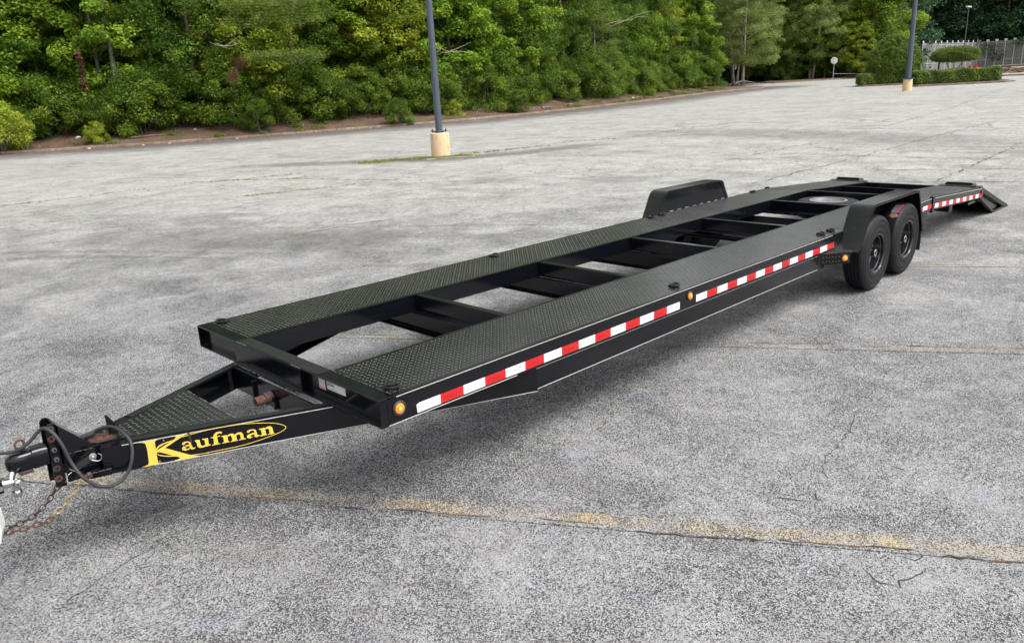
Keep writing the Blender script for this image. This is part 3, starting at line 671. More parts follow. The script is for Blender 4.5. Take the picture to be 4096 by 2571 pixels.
for q in range(3): tape(x, x + .149, .626, .626, .678, .678, k % 2 == 1, False); x += .15; k += 1
x = 8.335; sg = (10.32 - 8.335) / 14
for q in range(14):
    a, b = zdeck(x) - .075, zdeck(x + sg) - .075
    tape(x, x + sg - .001, a - .056, b - .056, a, b, q % 2 == 1, False); x += sg

# ---- side marker lamps
def marker(x, y, z, r=.033, parent=None, ny=-1):
    ring = part(MB().lathe([(r * 1.28, 0), (r * 1.28, -.006), (r * 1.05, -.011), (r * .92, -.008), (r * .92, 0)], (x, y, z), n=28), 'marker_lamp', 'cable', smooth=True)
    part(MB().lathe([(r * .92, -.004), (r * .80, -.012), (r * .5, -.0165), (.0005, -.018)], (x, y, z), n=24), 'lens', 'amber', parent=ring, smooth=True)
    part(MB().lathe([(r * .30, -.0175), (r * .2, -.0192), (.0005, -.0195)], (x - .002, y, z), n=12), 'bulb_reflector', 'amber_core', parent=ring, smooth=True)
marker(.072, -.0005, .672); marker(2.83, -.0005, .680, .030)

# ---- D-rings
def d_ring(x, y, up=False, rot=0.0):
    z = zdeck(x) + .002
    m = Matrix.Translation((x, y, z)) @ Matrix.Rotation(rot, 4, 'Z')
    pts = []
    for a in [i * PI / 8 for i in range(9)]: pts.append((.012 + .040 * math.sin(a), .036 * math.cos(a), .010 + .008 * math.sin(a)))
    pts = [(-.024, .036, .012)] + [(p[0], p[1], p[2]) for p in pts] + [(-.024, -.036, .012)]
    mb = MB().tube([m @ Vector(p) for p in pts], .0085, 8, closed=True)
    o = part(mb, 'tie_down_ring', 'paint_top', smooth=True)
    cl = MB(); arch = [(-.038, -.001), (-.038, .014), (-.030, .025), (-.016, .025), (-.008, .014), (-.008, -.001)]
    cl.prism([m @ Vector((a, -.02, b)) for a, b in arch], (m.to_3x3() @ Vector((0, .04, 0))))
    part(cl, 'ring_clip', 'paint_top', parent=o, bevel=.002)
for x in (.105, 2.77, 5.30, 5.52):
    if x < 5: d_ring(x, .10, rot=-2.2 if x < 1 else .4); d_ring(x, W - .10, rot=2.0 if x < 1 else .3)
    else: d_ring(x, .09, rot=.3); d_ring(x, W - .10, rot=.2)
d_ring(7.75, W - .06, rot=.2)

# ---- fenders
def fender(y0, y1, name):
    prof = [(5.50, .60), (5.555, .66), (5.70, .925), (5.728, .965), (5.762, .990), (5.81, 1.0), (6.95, 1.0), (7.02, .992), (7.065, .962), (7.095, .91), (7.30, .50)]
    if y0 < 0: prof = [(5.45, .585)] + prof[1:]
    th = .007; mb = MB(); n = len(prof); inner = []
    for i, (x, z) in enumerate(prof):
        a = Vector(prof[max(0, i - 1)]); b = Vector(prof[min(n - 1, i + 1)]); d = (b - a).normalized(); inner.append((x + d.y * th, z - d.x * th))
    V = []
    for (x, z), (xi, zi) in zip(prof, inner): V += [(x, y0, z), (x, y1, z), (xi, y1, zi), (xi, y0, zi)]
    F = []
    for i in range(n - 1):
        for k in range(4): F.append((4 * i + k, 4 * i + (k + 1) % 4, 4 * i + 4 + (k + 1) % 4, 4 * i + 4 + k))
    F += [(0, 1, 2, 3), (4 * n - 4, 4 * n - 3, 4 * n - 2, 4 * n - 1)]
    mb.add(V, F); o = part(mb, 'fender', 'tread', smooth=True, angle=50)
    # rolled lip along the open side
    yo = y0 if abs(y0 - W / 2) > abs(y1 - W / 2) else y1; s = 1 if yo == y0 else -1
    for yy, dp in ((yo, .022), (y1 if yo == y0 else y0, .0)):
        if dp:
            V = []
            for (x, z), (xi, zi) in zip(prof, inner):
                v = Vector((xi - x, zi - z)).normalized() * dp; V += [(x, yy, z), (x + v.x, yy, z + v.y), (x + v.x, yy + s * .006, z + v.y), (x + v.x * .3, yy + s * .006, z + v.y * .3)]
            F = []
            for i in range(n - 1):
                for k in range(4): F.append((4 * i + k, 4 * i + (k + 1) % 4, 4 * i + 4 + (k + 1) % 4, 4 * i + 4 + k))
            part(MB().add(V, F), 'fender_lip', 'paint_top', parent=o, smooth=True, angle=50)
    segs = [(prof[i], prof[i + 1]) for i in range(n - 1)]; cum = [0]
    for a, b in segs: cum.append(cum[-1] + (Vector(b) - Vector(a)).length)
    def f(u, v):
        for i, (a, b) in enumerate(segs):
            if u <= cum[i + 1] or i == len(segs) - 1:
                t = (u - cum[i]) / (cum[i + 1] - cum[i]); p = Vector(a).lerp(Vector(b), t); d = (Vector(b) - Vector(a)).normalized()
                return Vector((p.x, v, p.y)), Vector((d.x, 0, d.y)), Y3, Vector((-d.y, 0, d.x))
    lg_ = lugs(f, .02, cum[-1] - .01, y0 + .012, y1 - .012, 'tread_pattern', o, pitch=.031, L=.027, w=.008, h=.0026); lg_.data.materials.clear(); lg_.data.materials.append(M['tread'])
    return o, prof
FN, prof = fender(-.22, -.003, 'near'); FF, _ = fender(W + .003, W + .22, 'far')
for y, nm in ((-.0025, FN), (W - .0045, FF)):      # inner skirts standing on the runway edge
    sk = [(x, y, z) for x, z in prof if z > .7]; sk = [(5.605, y, H + .0015)] + [(x + .004, y, z - .006) for x, _, z in sk[:0]] + sk + [(7.175, y, H + .0015)]
    part(MB().prism(sk, (0, .006, 0)), 'fender_skirt', 'paint', parent=nm)
wl = MB(); [welds(wl, (5.65 + k * .17, W - .006, H + .004), (5.73 + k * .17, W - .006, H + .004), 10, .004, .9) for k in range(9)]
part(wl, 'weld_bead', 'stripe', parent=FF, smooth=True)
part(MB().prism([(5.605, W - .011, H + .003), (5.60, W - .011, H + .012), (5.72, W - .011, .955), (5.79, W - .011, .995), (6.98, W - .011, .995), (7.05, W - .011, .955), (7.18, W - .011, H + .012), (7.18, W - .011, H + .003), (7.13, W - .011, H + .003), (7.02, W - .011, .94), (6.97, W - .011, .975), (5.80, W - .011, .975), (5.745, W - .011, .945), (5.63, W - .011, H + .003)], (0, .004, 0)), 'fender_roll', 'tread', parent=FF)
# step in front of the near wheels
st = [(5.13, -.001), (5.372, -.19), (5.43, -.205), (5.49, -.20), (5.50, -.003)]
sp = part(MB().prism([(x, y, .585) for x, y in st], (0, 0, .008)), 'step_plate', 'tread')
def in_s(u, v): return v > -.001 - (u - 5.13) * .785 + .012 and v > -.19
lugs(lambda u, v: (Vector((u, v, .5935)), X3, Y3, Z3), 5.15, 5.49, -.19, -.01, 'tread_pattern', sp, pitch=.030, inside=in_s, h=.003)
d = (Vector((5.372, -.19, 0)) - Vector((5.13, -.001, 0))); dl = d.length; d.normalize(); n_ = Vector((d.y, -d.x, 0))
sf = part(rail_box(Vector((5.13, -.001, 0)), d, n_, dl, .485, .5845, .006), 'step_face', 'tread')
lugs(lambda u, v: (Vector((5.13, -.001, v)) + d * u + n_ * .0005, d, Z3, n_), .01, dl - .008, .49, .58, 'tread_pattern', sf, pitch=.030, h=.003)
mk = Matrix.Rotation(math.atan2(d.y, d.x), 4, 'Z')
pos = Vector((5.13, -.001, .540)) + d * (dl * .80)
def lathe_dir(prof, origin, axis, n=24):
    a = Vector(axis).normalized(); u = a.orthogonal().normalized(); w = a.cross(u); mb = MB(); V = []; F = []
    for r, h in prof:
        for k in range(n):
            t = 2 * PI * k / n; V.append(Vector(origin) + a * h + (u * math.cos(t) + w * math.sin(t)) * r)
    for i in range(len(prof) - 1):
        for k in range(n): F.append((i * n + k, i * n + (k + 1) % n, (i + 1) * n + (k + 1) % n, (i + 1) * n + k))
    return mb.add(V, F)
r = .031
ring = part(lathe_dir([(r * 1.2, 0), (r * 1.2, .006), (r, .010), (r * .92, .006)], pos, n_), 'marker_lamp', 'cable', smooth=True)
part(lathe_dir([(r * .92, .004), (r * .8, .012), (r * .5, .0165), (.0005, .018)], pos, n_), 'lens', 'amber', parent=ring, smooth=True)
part(lathe_dir([(r * .3, .0175), (.0005, .0195)], pos, n_, 12), 'bulb_reflector', 'amber_core', parent=ring, smooth=True)
part(MB().box(7.30, 7.312, -.20, -.01, .28, .52), 'mud_flap', 'cable')

# ---- wheels
def wheel(x, yo, s, z=None, label=False, lay=False):
    """yo: outer face, s=+1 when the wheel extends towards +y from it"""
    zc = .3885 - TILT * x if z is None else z; Wd = .212
    prof = [(.205, .012), (.215, .004), (.232, .001), (.255, .000), (.259, .003), (.263, -.001), (.292, .0015), (.298, -.002), (.306, -.002), (.311, .002), (.333, .001), (.337, .005), (.343, .0), (.352, .004), (.368, .010), (.379, .020), (.3855, .030)]
    gro = []
    for a in (.048, .082, .116, .150): gro += [(.3875, a - .006), (.3775, a - .004), (.3775, a + .004), (.3875, a + .006)]
    prof = prof + gro + [(r_, Wd - h) for r_, h in reversed(prof)]
    if lay: t = MB().lathe(prof, (x, yo, zc), axis='z', n=64, closed=True)
    else: t = MB().lathe([(r_, s * h) for r_, h in prof], (x, yo, zc), n=72, closed=True)
    wh = part(t, 'wheel' if not lay else 'spare_wheel', 'rubber', smooth=True, angle=40)
    ax = 'z' if lay else 'y'; sg = 1 if lay else s; o = (x, yo, zc)
    if lay:
        part(MB().lathe([(.208, .195), (.208, .205), (.198, .205), (.190, .17), (.186, .10), (.17, .08), (.08, .075), (.0005, .075)], o, axis='z', n=48), 'rim', 'zinc', parent=wh, smooth=True)
        part(MB().lathe([(.232, .2125), (.226, .2145), (.210, .2145), (.205, .211)], o, axis='z', n=48), 'rim_ring', 'zinc', parent=wh, smooth=True); return wh
    rim = part(MB().lathe([(.2075, sg * .014), (.2075, sg * .004), (.200, sg * .003), (.197, sg * .010), (.190, sg * .014), (.187, sg * .040), (.181, sg * .046), (.176, sg * .075), (.168, sg * .115), (.150, sg * .128)], o, n=56), 'rim', 'rim', parent=wh, smooth=True)
    # disc with eight openings
    V = []; F = []; nS = 64; radii = [.152, .142, .128, .114, .100, .085, .060, .045]; offs = [.128, .122, .114, .108, .104, .102, .100, .100]
    for r_, h in zip(radii, offs):
        for k in range(nS): a = 2 * PI * k / nS; V.append((x + math.cos(a) * r_, yo + s * h, zc + math.sin(a) * r_))
    for i in range(len(radii) - 1):
        for k in range(nS):
            if i in (2, 3) and k % 8 in (2, 3, 4): continue
            if i in (1,) and k % 8 == 3: continue
            F.append((i * nS + k, i * nS + (k + 1) % nS, (i + 1) * nS + (k + 1) % nS, (i + 1) * nS + k))
    part(MB().add(V, F), 'wheel_disc', 'rim', parent=wh, smooth=True)
    part(MB().lathe([(.15, s * .150), (.0005, s * .150)], o, n=24), 'brake_drum', 'decal_black', parent=wh)
    part(MB().lathe([(.052, s * .101), (.052, s * .075), (.047, s * .070), (.040, s * .045), (.038, s * .030)], o, n=28), 'hub', 'rim', parent=wh, smooth=True)
    part(MB().lathe([(.039, s * .034), (.039, s * .022), (.033, s * .019), (.024, s * .021), (.024, s * .030)], o, n=28), 'hub_cap', 'chrome', parent=wh, smooth=True)
    part(MB().lathe([(.024, s * .026), (.0005, s * .026)], o, n=20), 'cap_plug', 'cable', parent=wh)
    for k in range(8):
        a = 2 * PI * (k + .1) / 8; p = Vector((x + math.cos(a) * .0825, yo, zc + math.sin(a) * .0825))
        part(MB().cyl(p + Vector((0, s * .101, 0)), p + Vector((0, s * .078, 0)), .0105, .009, n=6), 'lug_nut', 'zinc', parent=wh)
    a = 1.25; p = Vector((x + math.cos(a) * .165, yo + s * .112, zc + math.sin(a) * .165))
    part(MB().cyl(p, p + Vector((.01, -s * .045, -.02)), .0065, n=8), 'valve_stem', 'chrome', parent=wh, smooth=True)
    p = Vector((x - .01, yo + s * .109, zc + .122)); part(MB().hexa([p + Vector((-.026, 0, -.010)), p + Vector((.022, 0, -.003)), p + Vector((.018, 0, .017)), p + Vector((-.03, 0, .010))], [p + Vector((-.026, -.003 * s, -.010)), p + Vector((.022, -.003 * s, -.003)), p + Vector((.018, -.003 * s, .017)), p + Vector((-.03, -.003 * s, .010))]), 'wheel_sticker', 'white_tape', parent=wh)
    return wh
XW1, XW2 = 5.998, 6.832
wheel(XW1, -.214, 1); wB = wheel(XW2, -.214, 1)
wheel(XW1, W + .214, -1); wheel(XW2, W + .214, -1)
# label glued round the tread of the rear tyre
def m_tlabel():
    m = newmat('tyre_label_print'); t = NT(m); p = t.obj(); xyz = t.n('ShaderNodeSeparateXYZ', Vector=p).outputs
    n = t.noise(t.map(p, scale=(1, 1.4, 1)), 120, 3, .7)
    base = t.mix(t.math('GREATER_THAN', xyz[1], -.150), c(.62, .03, .05), c(.20, .20, .26)); base = t.mix(t.math('GREATER_THAN', xyz[1], -.118), base, c(.42, .42, .46))
    col = t.mix(t.rng(n, .48, .56), base, c(.03, .035, .12)); return t.out(t.bsdf(Base__Color=col, Roughness=.4))
M['tlabel'] = m_tlabel()
def m_tbadge():
    m = newmat('tyre_badge_print'); t = NT(m); p = t.obj(); n = t.noise(p, 150, 3, .7)
    return t.out(t.bsdf(Base__Color=t.mix(t.rng(n, .42, .6), c(.06, .03, .05), c(.5, .28, .18)), Roughness=.4))
M['tbadge'] = m_tbadge()
def tread_patch(x, z0, a0, a1, y0, y1, name, mat, parent, oval=False):
    V = []; F = []; n = 10; R = .3895
    for i in range(n + 1):
        a = a0 + (a1 - a0) * i / n; w = math.sin(PI * i / n) ** .5 if oval else 1
        ym = (y0 + y1) / 2; hw = (y1 - y0) / 2 * max(.05, w)
        for yy in (ym - hw, ym + hw): V.append((x + math.cos(a) * R, yy, z0 + math.sin(a) * R)); V.append((x + math.cos(a) * (R - .0035), yy, z0 + math.sin(a) * (R - .0035)))
    for i in range(n):
        b = 4 * i
        F += [(b, b + 2, b + 6, b + 4), (b + 1, b + 5, b + 7, b + 3), (b, b + 4, b + 5, b + 1), (b + 2, b + 3, b + 7, b + 6)]
    part(MB().add(V, F), name, mat, parent=parent, smooth=True)
ZW = .3885 - TILT * XW2
tread_patch(XW2, ZW, 1.78, 2.20, -.176, -.092, 'tyre_label', 'tlabel', wB); tread_patch(XW2, ZW, 2.22, 2.38, -.18, -.09, 'tyre_badge', 'tbadge', wB, True)
for x in (XW1, XW2):
    z = .3885 - TILT * x; part(MB().cyl((x, .0, z), (x, W, z), .038, n=16), 'axle', 'paint', smooth=True)
    for y in (.10, W - .10): part(MB().hexa([(x - .34, y - .03, z + .04), (x + .34, y - .03, z + .04), (x + .34, y + .03, z + .04), (x - .34, y + .03, z + .04)], [(x - .34, y - .03, z + .055), (x + .34, y - .03, z + .055), (x + .34, y + .03, z + .055), (x - .34, y + .03, z + .055)]), 'leaf_spring', 'paint')
wheel(7.87, 1.14, 1, z=.485, lay=True)
part(MB().box(7.30, 8.2, 1.10, 1.18, .452, .484), 'spare_carrier', 'paint')

# ---- rear end: lamps, bumper tube, ramps
zr = zdeck(RE)
part(MB().box(RE + .001, RE + .045, 0, W, zr - .135, zr - .002), 'rear_beam', 'paint', bevel=.003)
tl_ = part(MB().box(10.29, 10.325, -.006, -.0025, zr - .085, zr - .03), 'tail_lamp', 'cable')
part(MB().box(10.295, 10.32, -.012, -.0065, zr - .08, zr - .035), 'lens', 'red_tape', parent=tl_)
for x in (9.98, 10.2): part(MB().cyl((x, -.0024, zdeck(x) - .118), (x, -.0045, zdeck(x) - .118), .022, n=16), 'drain_hole', 'decal_black')
part(MB().lathe([(.030, 0), (.030, .05), (.024, .05), (.024, 0)], (10.26, -.004, zr - .155), axis='y', n=4, closed=True), 'bumper_tube', 'paint_top')
def ramp(y0, y1):
    a, b = Vector((RE + .05, 0, zr - .01)), Vector((11.86, 0, .185)); dd = (b - a).normalized(); nn_ = Vector((-dd.z, 0, dd.x)); L = (b - a).length
    def mem(yA, yB, u0, u1, h0, h1, mb):
        p = [a + dd * u0 + nn_ * h0, a + dd * u1 + nn_ * h0, a + dd * u1 + nn_ * h1, a + dd * u0 + nn_ * h1]
        return mb.hexa([q + Y3 * yA for q in p], [q + Y3 * yB for q in p])
    mb = MB(); mem(y0, y0 + .035, 0, L, -.065, 0, mb); mem(y1 - .035, y1, 0, L, -.065, 0, mb)
    R1 = part(mb, 'loading_ramp', 'paint_top', bevel=.003)
    for k in range(8):
        mb = MB(); u = .08 + k * (L - .18) / 7; mem(y0 + .036, y1 - .036, u, u + .045, -.012, -.001, mb); part(mb, 'ramp_rung', 'paint_top', parent=R1)
    mb = MB(); mem(y0 + .036, y1 - .036, .02, L - .03, -.060, -.055, mb); part(mb, 'ramp_shade_plate', 'paint', parent=R1)  # solid plate added to make the open underside look dark
    for yy in (y0 + .01, y1 - .04):
        mb = MB(); mb.hexa([(RE + .03, yy, .455), (RE + .07, yy, .455), (11.15, yy, .172), (11.09, yy, .172)], [(RE + .03, yy + .03, .455), (RE + .07, yy + .03, .455), (11.15, yy + .03, .172), (11.09, yy + .03, .172)]); mb.box(11.1, 11.72, yy, yy + .03, .172, .20); part(mb, 'ramp_leg', 'paint', parent=R1)
    part(MB().prism([(RE + .06, y1 - .045, zr - .09), (RE + .06, y1 - .045, .45), (11.05, y1 - .045, .176), (11.78, y1 - .045, .176)], (0, .006, 0)), 'ramp_dark_fill', 'paint', parent=R1)  # solid panels added to darken the open space under the ramp
    part(MB().prism([(RE + .06, y0 + .05, zr - .09), (RE + .06, y0 + .05, .45), (11.05, y0 + .05, .176), (11.78, y0 + .05, .176)], (0, .006, 0)), 'ramp_dark_fill', 'paint', parent=R1)
    hp = MB(); hp.hexa([(RE - .02, y0 + .02, zr + .002), (RE + .07, y0 + .02, zr + .002), (RE + .07, y1 - .02, zr + .002), (RE - .02, y1 - .02, zr + .002)], [(RE - .02, y0 + .02, zr + .012), (RE + .07, y0 + .02, zr + .022), (RE + .07, y1 - .02, zr + .022), (RE - .02, y1 - .02, zr + .012)])
    hp.hexa([(RE + .075, y0 + .14, zr + .005), (RE + .28, y0 + .14, zr - .04), (RE + .28, y1 - .06, zr - .04), (RE + .075, y1 - .06, zr + .005)], [(RE + .075, y0 + .17, zr + .055), (RE + .26, y0 + .17, zr + .03), (RE + .26, y1 - .10, zr + .03), (RE + .075, y1 - .10, zr + .055)])
    part(hp, 'ramp_hinge_plate', 'paint_top', bevel=.003)
ramp(.0, .60); ramp(W - .60, W)
d_ring(10.26, .10, rot=.2)

# ---- decal on the tongue
def tongue_pt(u, z, off): p = A0 + DV * u + NV * off; return Vector((p.x, p.y, z))
lg = MB()
lgo = MB()
for i, poly in enumerate(LOGO):
    o = .0012 + i * .00012
    lgo.prism([tongue_pt(u, z, .0) + NV * o for u, z in poly], NV * .0004)
logo = part(lgo, 'maker_decal', 'yellow'); logo['label'] = 'yellow and black Kaufman lettering with an oval'
L3 = [Vector((u, z, 0)) for u, z in RING]; RP = []
for i in range(len(L3) - 1):
    p0 = L3[max(0, i - 1)]; p1 = L3[i]; p2 = L3[i + 1]; p3 = L3[min(len(L3) - 1, i + 2)]
    for k in range(6): u = k / 6; RP.append(.5 * ((2 * p1) + (p2 - p0) * u + (2 * p0 - 5 * p1 + 4 * p2 - p3) * u * u + (3 * p1 - p0 - 3 * p2 + p3) * u ** 3))
RP.append(L3[-1]); NN = side_normals(RP); V = []; F = []
for p, n in zip(RP, NN):
    for q in (-.0017, .0017): V.append(tongue_pt(p.x + n.x * q, p.y + n.y * q, .003))
for i in range(len(RP) - 1): F.append((2 * i, 2 * i + 1, 2 * i + 3, 2 * i + 2))
part(MB().add(V, F), 'decal_oval', 'yellow', parent=logo)
cm = MB(); [cm.prism([tongue_pt(u, z, .0032) for u, z in poly], NV * .0003) for poly in COUNTERS]
part(cm, 'decal_counter', 'decal_black', parent=logo)
for u, z in ((2.133, .572), (2.034, .520), (2.170, .460)): part(MB().cyl(tongue_pt(u, z, .0), tongue_pt(u, z, .008), .0055, .004, n=10), 'rivet', 'zinc')
part(MB().prism([tongue_pt(2.015, .59, .0033), tongue_pt(2.006, .59, .0033), tongue_pt(2.000, .545, .0033), tongue_pt(2.004, .505, .0033), tongue_pt(2.008, .55, .0033)], NV * .0003), 'decal_scratch', 'rust_dark')

# ---- paper labels on the front beam
def front_label(y0, y1, z0, z1, mat):
    o = part(MB().box(-.0085, -.0065, y0, y1, z0, z1), 'paper_label', mat); return o
lp = front_label(.592, .657, .648, .716, 'paper_pink'); lp['label'] = 'small pinkish warning label'
for k in range(9): part(MB().box(-.0091, -.0086, .600, .650 - (k % 3) * .006, .708 - k * .005, .7092 - k * .005), 'text_line', 'ink_grey', parent=lp)
part(MB().box(-.0092, -.0086, .595, .654, .657, .660), 'red_bar', 'ink_red', parent=lp); part(MB().box(-.0092, -.0086, .595, .654, .651, .654), 'red_bar', 'ink_red', parent=lp)
ls = front_label(.383, .570, .664, .710, 'paper'); ls['label'] = 'wide white stock number label reading 203363'
def label_text(txt, y, z, size, sx=1.0, mat='ink'):
    me = text_mesh(txt, size, 0, bold=.0006 if size > .015 else 0); me.materials.clear(); me.materials.append(M[mat])
    q = link('label_text', me, ls); q.matrix_local = Matrix(((0, 0, -1, -.0093), (-sx, 0, 0, y), (0, 1, 0, z), (0, 0, 0, 1)))
label_text('203363', .564, .688, .026, .9)
for k in range(3): part(MB().box(-.0091, -.0086, .465 + k * .032, .490 + k * .032, .671, .676), 'text_line', 'ink_grey', parent=ls)
# ---- nose: adjustable channel, gusset, coupler
def plate_xz(pts, y0, y1, mb=None): return (mb or MB()).prism([(x, y0, z) for x, z in pts], (0, y1 - y0, 0))
ch = MB()
plate_xz([(-1.338, .435), (-1.288, .43), (-1.282, .745), (-1.290, .772), (-1.312, .772), (-1.325, .755)], 1.0, 1.010, ch)
plate_xz([(-1.338, .435), (-1.288, .43), (-1.282, .745), (-1.290, .772), (-1.312, .772), (-1.325, .755)], 1.112, 1.122, ch)
ch.hexa([(-1.296, 1.0101, .43), (-1.288, 1.0101, .43), (-1.288, 1.1119, .43), (-1.296, 1.1119, .43)], [(-1.29, 1.0101, .77), (-1.282, 1.0101, .77), (-1.282, 1.1119, .77), (-1.29, 1.1119, .77)])
CH = part(ch, 'coupler_channel', 'paint', bevel=.003)
part(plate_xz([(-1.2815, .448), (-1.09, .442), (-1.09, .588), (-1.135, .600), (-1.277, .757)], .990, .999), 'gusset_plate', 'paint', bevel=.0015)
part(plate_xz([(-1.2815, .448), (-1.09, .442), (-1.09, .588), (-1.135, .600), (-1.277, .757)], 1.120, 1.129), 'gusset_plate', 'paint', bevel=.0015)
part(MB().hexa([(-1.281, 1.0, .752), (-1.14, 1.0, .598), (-1.14, 1.12, .598), (-1.281, 1.12, .752)], [(-1.279, 1.0, .760), (-1.136, 1.0, .604), (-1.136, 1.12, .604), (-1.279, 1.12, .760)]), 'gusset_top', 'paint')
part(welds(MB(), (-1.272, .988, .60), (-1.14, .988, .588), 26, .005).add([], []), 'weld_bead', 'rust_dark', smooth=True)
for x, z, rr, mat in ((-1.311, .695, .017, 'rust'), (-1.317, .536, .017, 'rust_dark'), (-1.319, .481, .017, 'rust'), (-1.306, .748, .015, 'rust')):
    bo = part(MB().lathe([(rr, 0), (rr, -.0025), (rr * .5, -.0025), (rr * .5, 0)], (x, .9995, z), n=22), 'bolt_hole_washer', mat, parent=CH)
    part(MB().cyl((x, .9992, z), (x, .9984, z), rr * .48, n=16), 'bolt_hole', 'decal_black', parent=CH)
for z in (.638, .586):
    x = -1.311; part(MB().cyl((x, .999, z), (x, .986, z), .0125, .0115, n=6), 'bolt_head', 'zinc', parent=CH); part(MB().cyl((x, .9855, z), (x, .9835, z), .007, n=12), 'bolt_tip', 'decal_black', parent=CH)
# coupler body: rear block, then a rounded cast nose
cp = MB(); prof = [(-1.335, .050, .054), (-1.40, .050, .056), (-1.405, .046, .050), (-1.45, .044, .050), (-1.485, .040, .047), (-1.505, .030, .036), (-1.514, .014, .018)]
rings = []; n = 16
for x, ry, rz in prof:
    k = (x + 1.335) / -.179; zc = .610 - .004 * k
    rings.append([(x, 1.061 + ry * (abs(math.cos(t)) ** .7) * (1 if math.cos(t) > 0 else -1), zc + rz * (abs(math.sin(t)) ** .6) * (1 if math.sin(t) > 0 else -1)) for t in [2 * PI * i / n for i in range(n)]])
V = [p for r_ in rings for p in r_]; F = [(i * n + k, i * n + (k + 1) % n, (i + 1) * n + (k + 1) % n, (i + 1) * n + k) for i in range(len(prof) - 1) for k in range(n)] + [tuple(range(n)), tuple(range((len(prof) - 1) * n, len(prof) * n))]
CP = part(cp.add(V, F), 'coupler', 'paint', smooth=True, angle=40)
part(MB().box(-1.47, -1.41, 1.02, 1.10, .548, .566), 'coupler_latch', 'rust_dark', parent=CP, bevel=.003)
part(MB().cyl((-1.43, 1.061, .655), (-1.43, 1.061, .672), .010, n=12), 'ring_boss', 'rust_dark', parent=CP)
part(MB().tube([(-1.437 + math.cos(a) * .021, 1.061 + math.cos(a) * .006, .694 + math.sin(a) * .021) for a in [2 * PI * i / 20 for i in range(20)]], .0062, 8, closed=True), 'latch_ring', 'rust', parent=CP, smooth=True)
# safety pin plate with its loop, chain hook and pocket on the near side
d1 = Vector((-1.173, .925, .567)); d2 = Vector((-1.252, .955, .522)); u = (d2 - d1).normalized()
tabm = MB(); w_ = Vector((u.z, 0, -u.x)) * .017; tabm.hexa([d1 - w_, d2 - w_, d2 + w_, d1 + w_], [p + Vector((0, -.004, 0)) for p in (d1 - w_, d2 - w_, d2 + w_, d1 + w_)])
TB = part(tabm, 'breakaway_switch', 'cable'); part(MB().lathe([(.018, -.004), (.018, -.008), (.012, -.010), (.0005, -.010)], (-1.168, .927, .570), n=20), 'switch_cap', 'zinc', parent=TB, smooth=True)
part(MB().sphere((-1.168, .915, .571), .005), 'switch_rivet', 'stripe', parent=TB, smooth=True)
def arc(pts, r, name, mat, parent=None, n=6, sub=5):
    P = [Vector(p) for p in pts]; out = []
    for i in range(len(P) - 1):
        p0 = P[max(0, i - 1)]; p1 = P[i]; p2 = P[i + 1]; p3 = P[min(len(P) - 1, i + 2)]
        for k in range(sub): q = k / sub; out.append(.5 * ((2 * p1) + (p2 - p0) * q + (2 * p0 - 5 * p1 + 4 * p2 - p3) * q * q + (3 * p1 - p0 - 3 * p2 + p3) * q ** 3))
    out.append(P[-1]); return part(MB().tube(out, r, n), name, mat, parent=parent, smooth=True)
arc([(-1.178, .915, .556), (-1.15, .905, .545), (-1.135, .905, .552), (-1.133, .91, .570), (-1.142, .92, .578)], .0014, 'breakaway_wire', 'zinc', TB)
arc([(-1.262, .97, .505), (-1.285, .965, .495), (-1.298, .965, .470), (-1.302, .975, .462)], .0014, 'pin_lanyard', 'zinc')
part(MB().cyl((-1.272, .965, .528), (-1.245, .960, .502), .0022, n=8), 'hitch_pin', 'zinc')
part(MB().hexa([(-1.200, .925, .452), (-1.098, .905, .448), (-1.098, .938, .448), (-1.200, .96, .452)], [(-1.196, .925, .484), (-1.096, .905, .482), (-1.096, .938, .482), (-1.196, .96, .484)]), 'chain_pocket', 'paint', bevel=.004)
part(welds(MB(), (-1.19, .915, .487), (-1.10, .897, .486), 22, .005), 'weld_bead', 'rust_dark', smooth=True)
HK = part(MB().sphere((-1.205, .925, .474), .019, sc=(1.2, .6, .8)), 'chain_bolt', 'rust', smooth=True)
part(MB().cyl((-1.203, .912, .486), (-1.203, .912, .496), .010, n=6), 'bolt_head', 'zinc', parent=HK)
# jack mount on the tread plate: rusty patch, pin, bent tab
JT = part(MB().prism([(-1.155, 1.045, .597), (-1.115, 1.005, .597), (-1.02, .995, .597), (-1.01, 1.075, .597), (-1.09, 1.13, .597), (-1.15, 1.10, .597)], (0, 0, .007)), 'nose_plate', 'rust_dark')
part(MB().prism([(-1.11, 1.03, .6045), (-1.09, 1.012, .6045), (-1.03, 1.01, .6045), (-1.025, 1.05, .6045), (-1.075, 1.075, .6045)], (0, 0, .002)), 'rust_patch', 'rust', parent=JT)
part(MB().cyl((-1.065, 1.04, .606), (-1.062, 1.04, .640), .008, n=10), 'jack_pin', 'rust', parent=JT, smooth=True)
part(MB().prism([(-1.040, 1.055, .604), (-1.000, 1.03, .604), (-1.005, 1.033, .660), (-1.035, 1.052, .715), (-1.043, 1.057, .715)], (.003, .005, 0)), 'bent_tab', 'paint_top', parent=JT)
arc([(-1.15, 1.10, .612), (-1.11, 1.085, .630), (-1.075, 1.07, .648), (-1.03, 1.03, .655), (-1.005, .95, .640), (-.992, .88, .597), (-1.008, .85, .529), (-1.045, .84, .461), (-1.095, .835, .425), (-1.150, .84, .425), (-1.195, .85, .445), (-1.243, .87, .505), (-1.268, .91, .578), (-1.284, .93, .668), (-1.305, .96, .735), (-1.330, 1.0, .760), (-1.354, 1.02, .745), (-1.40, 1.03, .702), (-1.44, 1.04, .678), (-1.48, 1.06, .668), (-1.56, 1.10, .672), (-1.70, 1.15, .66)], .0088, 'brake_cable', 'cable', n=10)
part(MB().cyl((-1.175, 1.105, .612), (-1.10, 1.075, .632), .017, .014, n=14), 'cable_plug', 'cable', smooth=True)

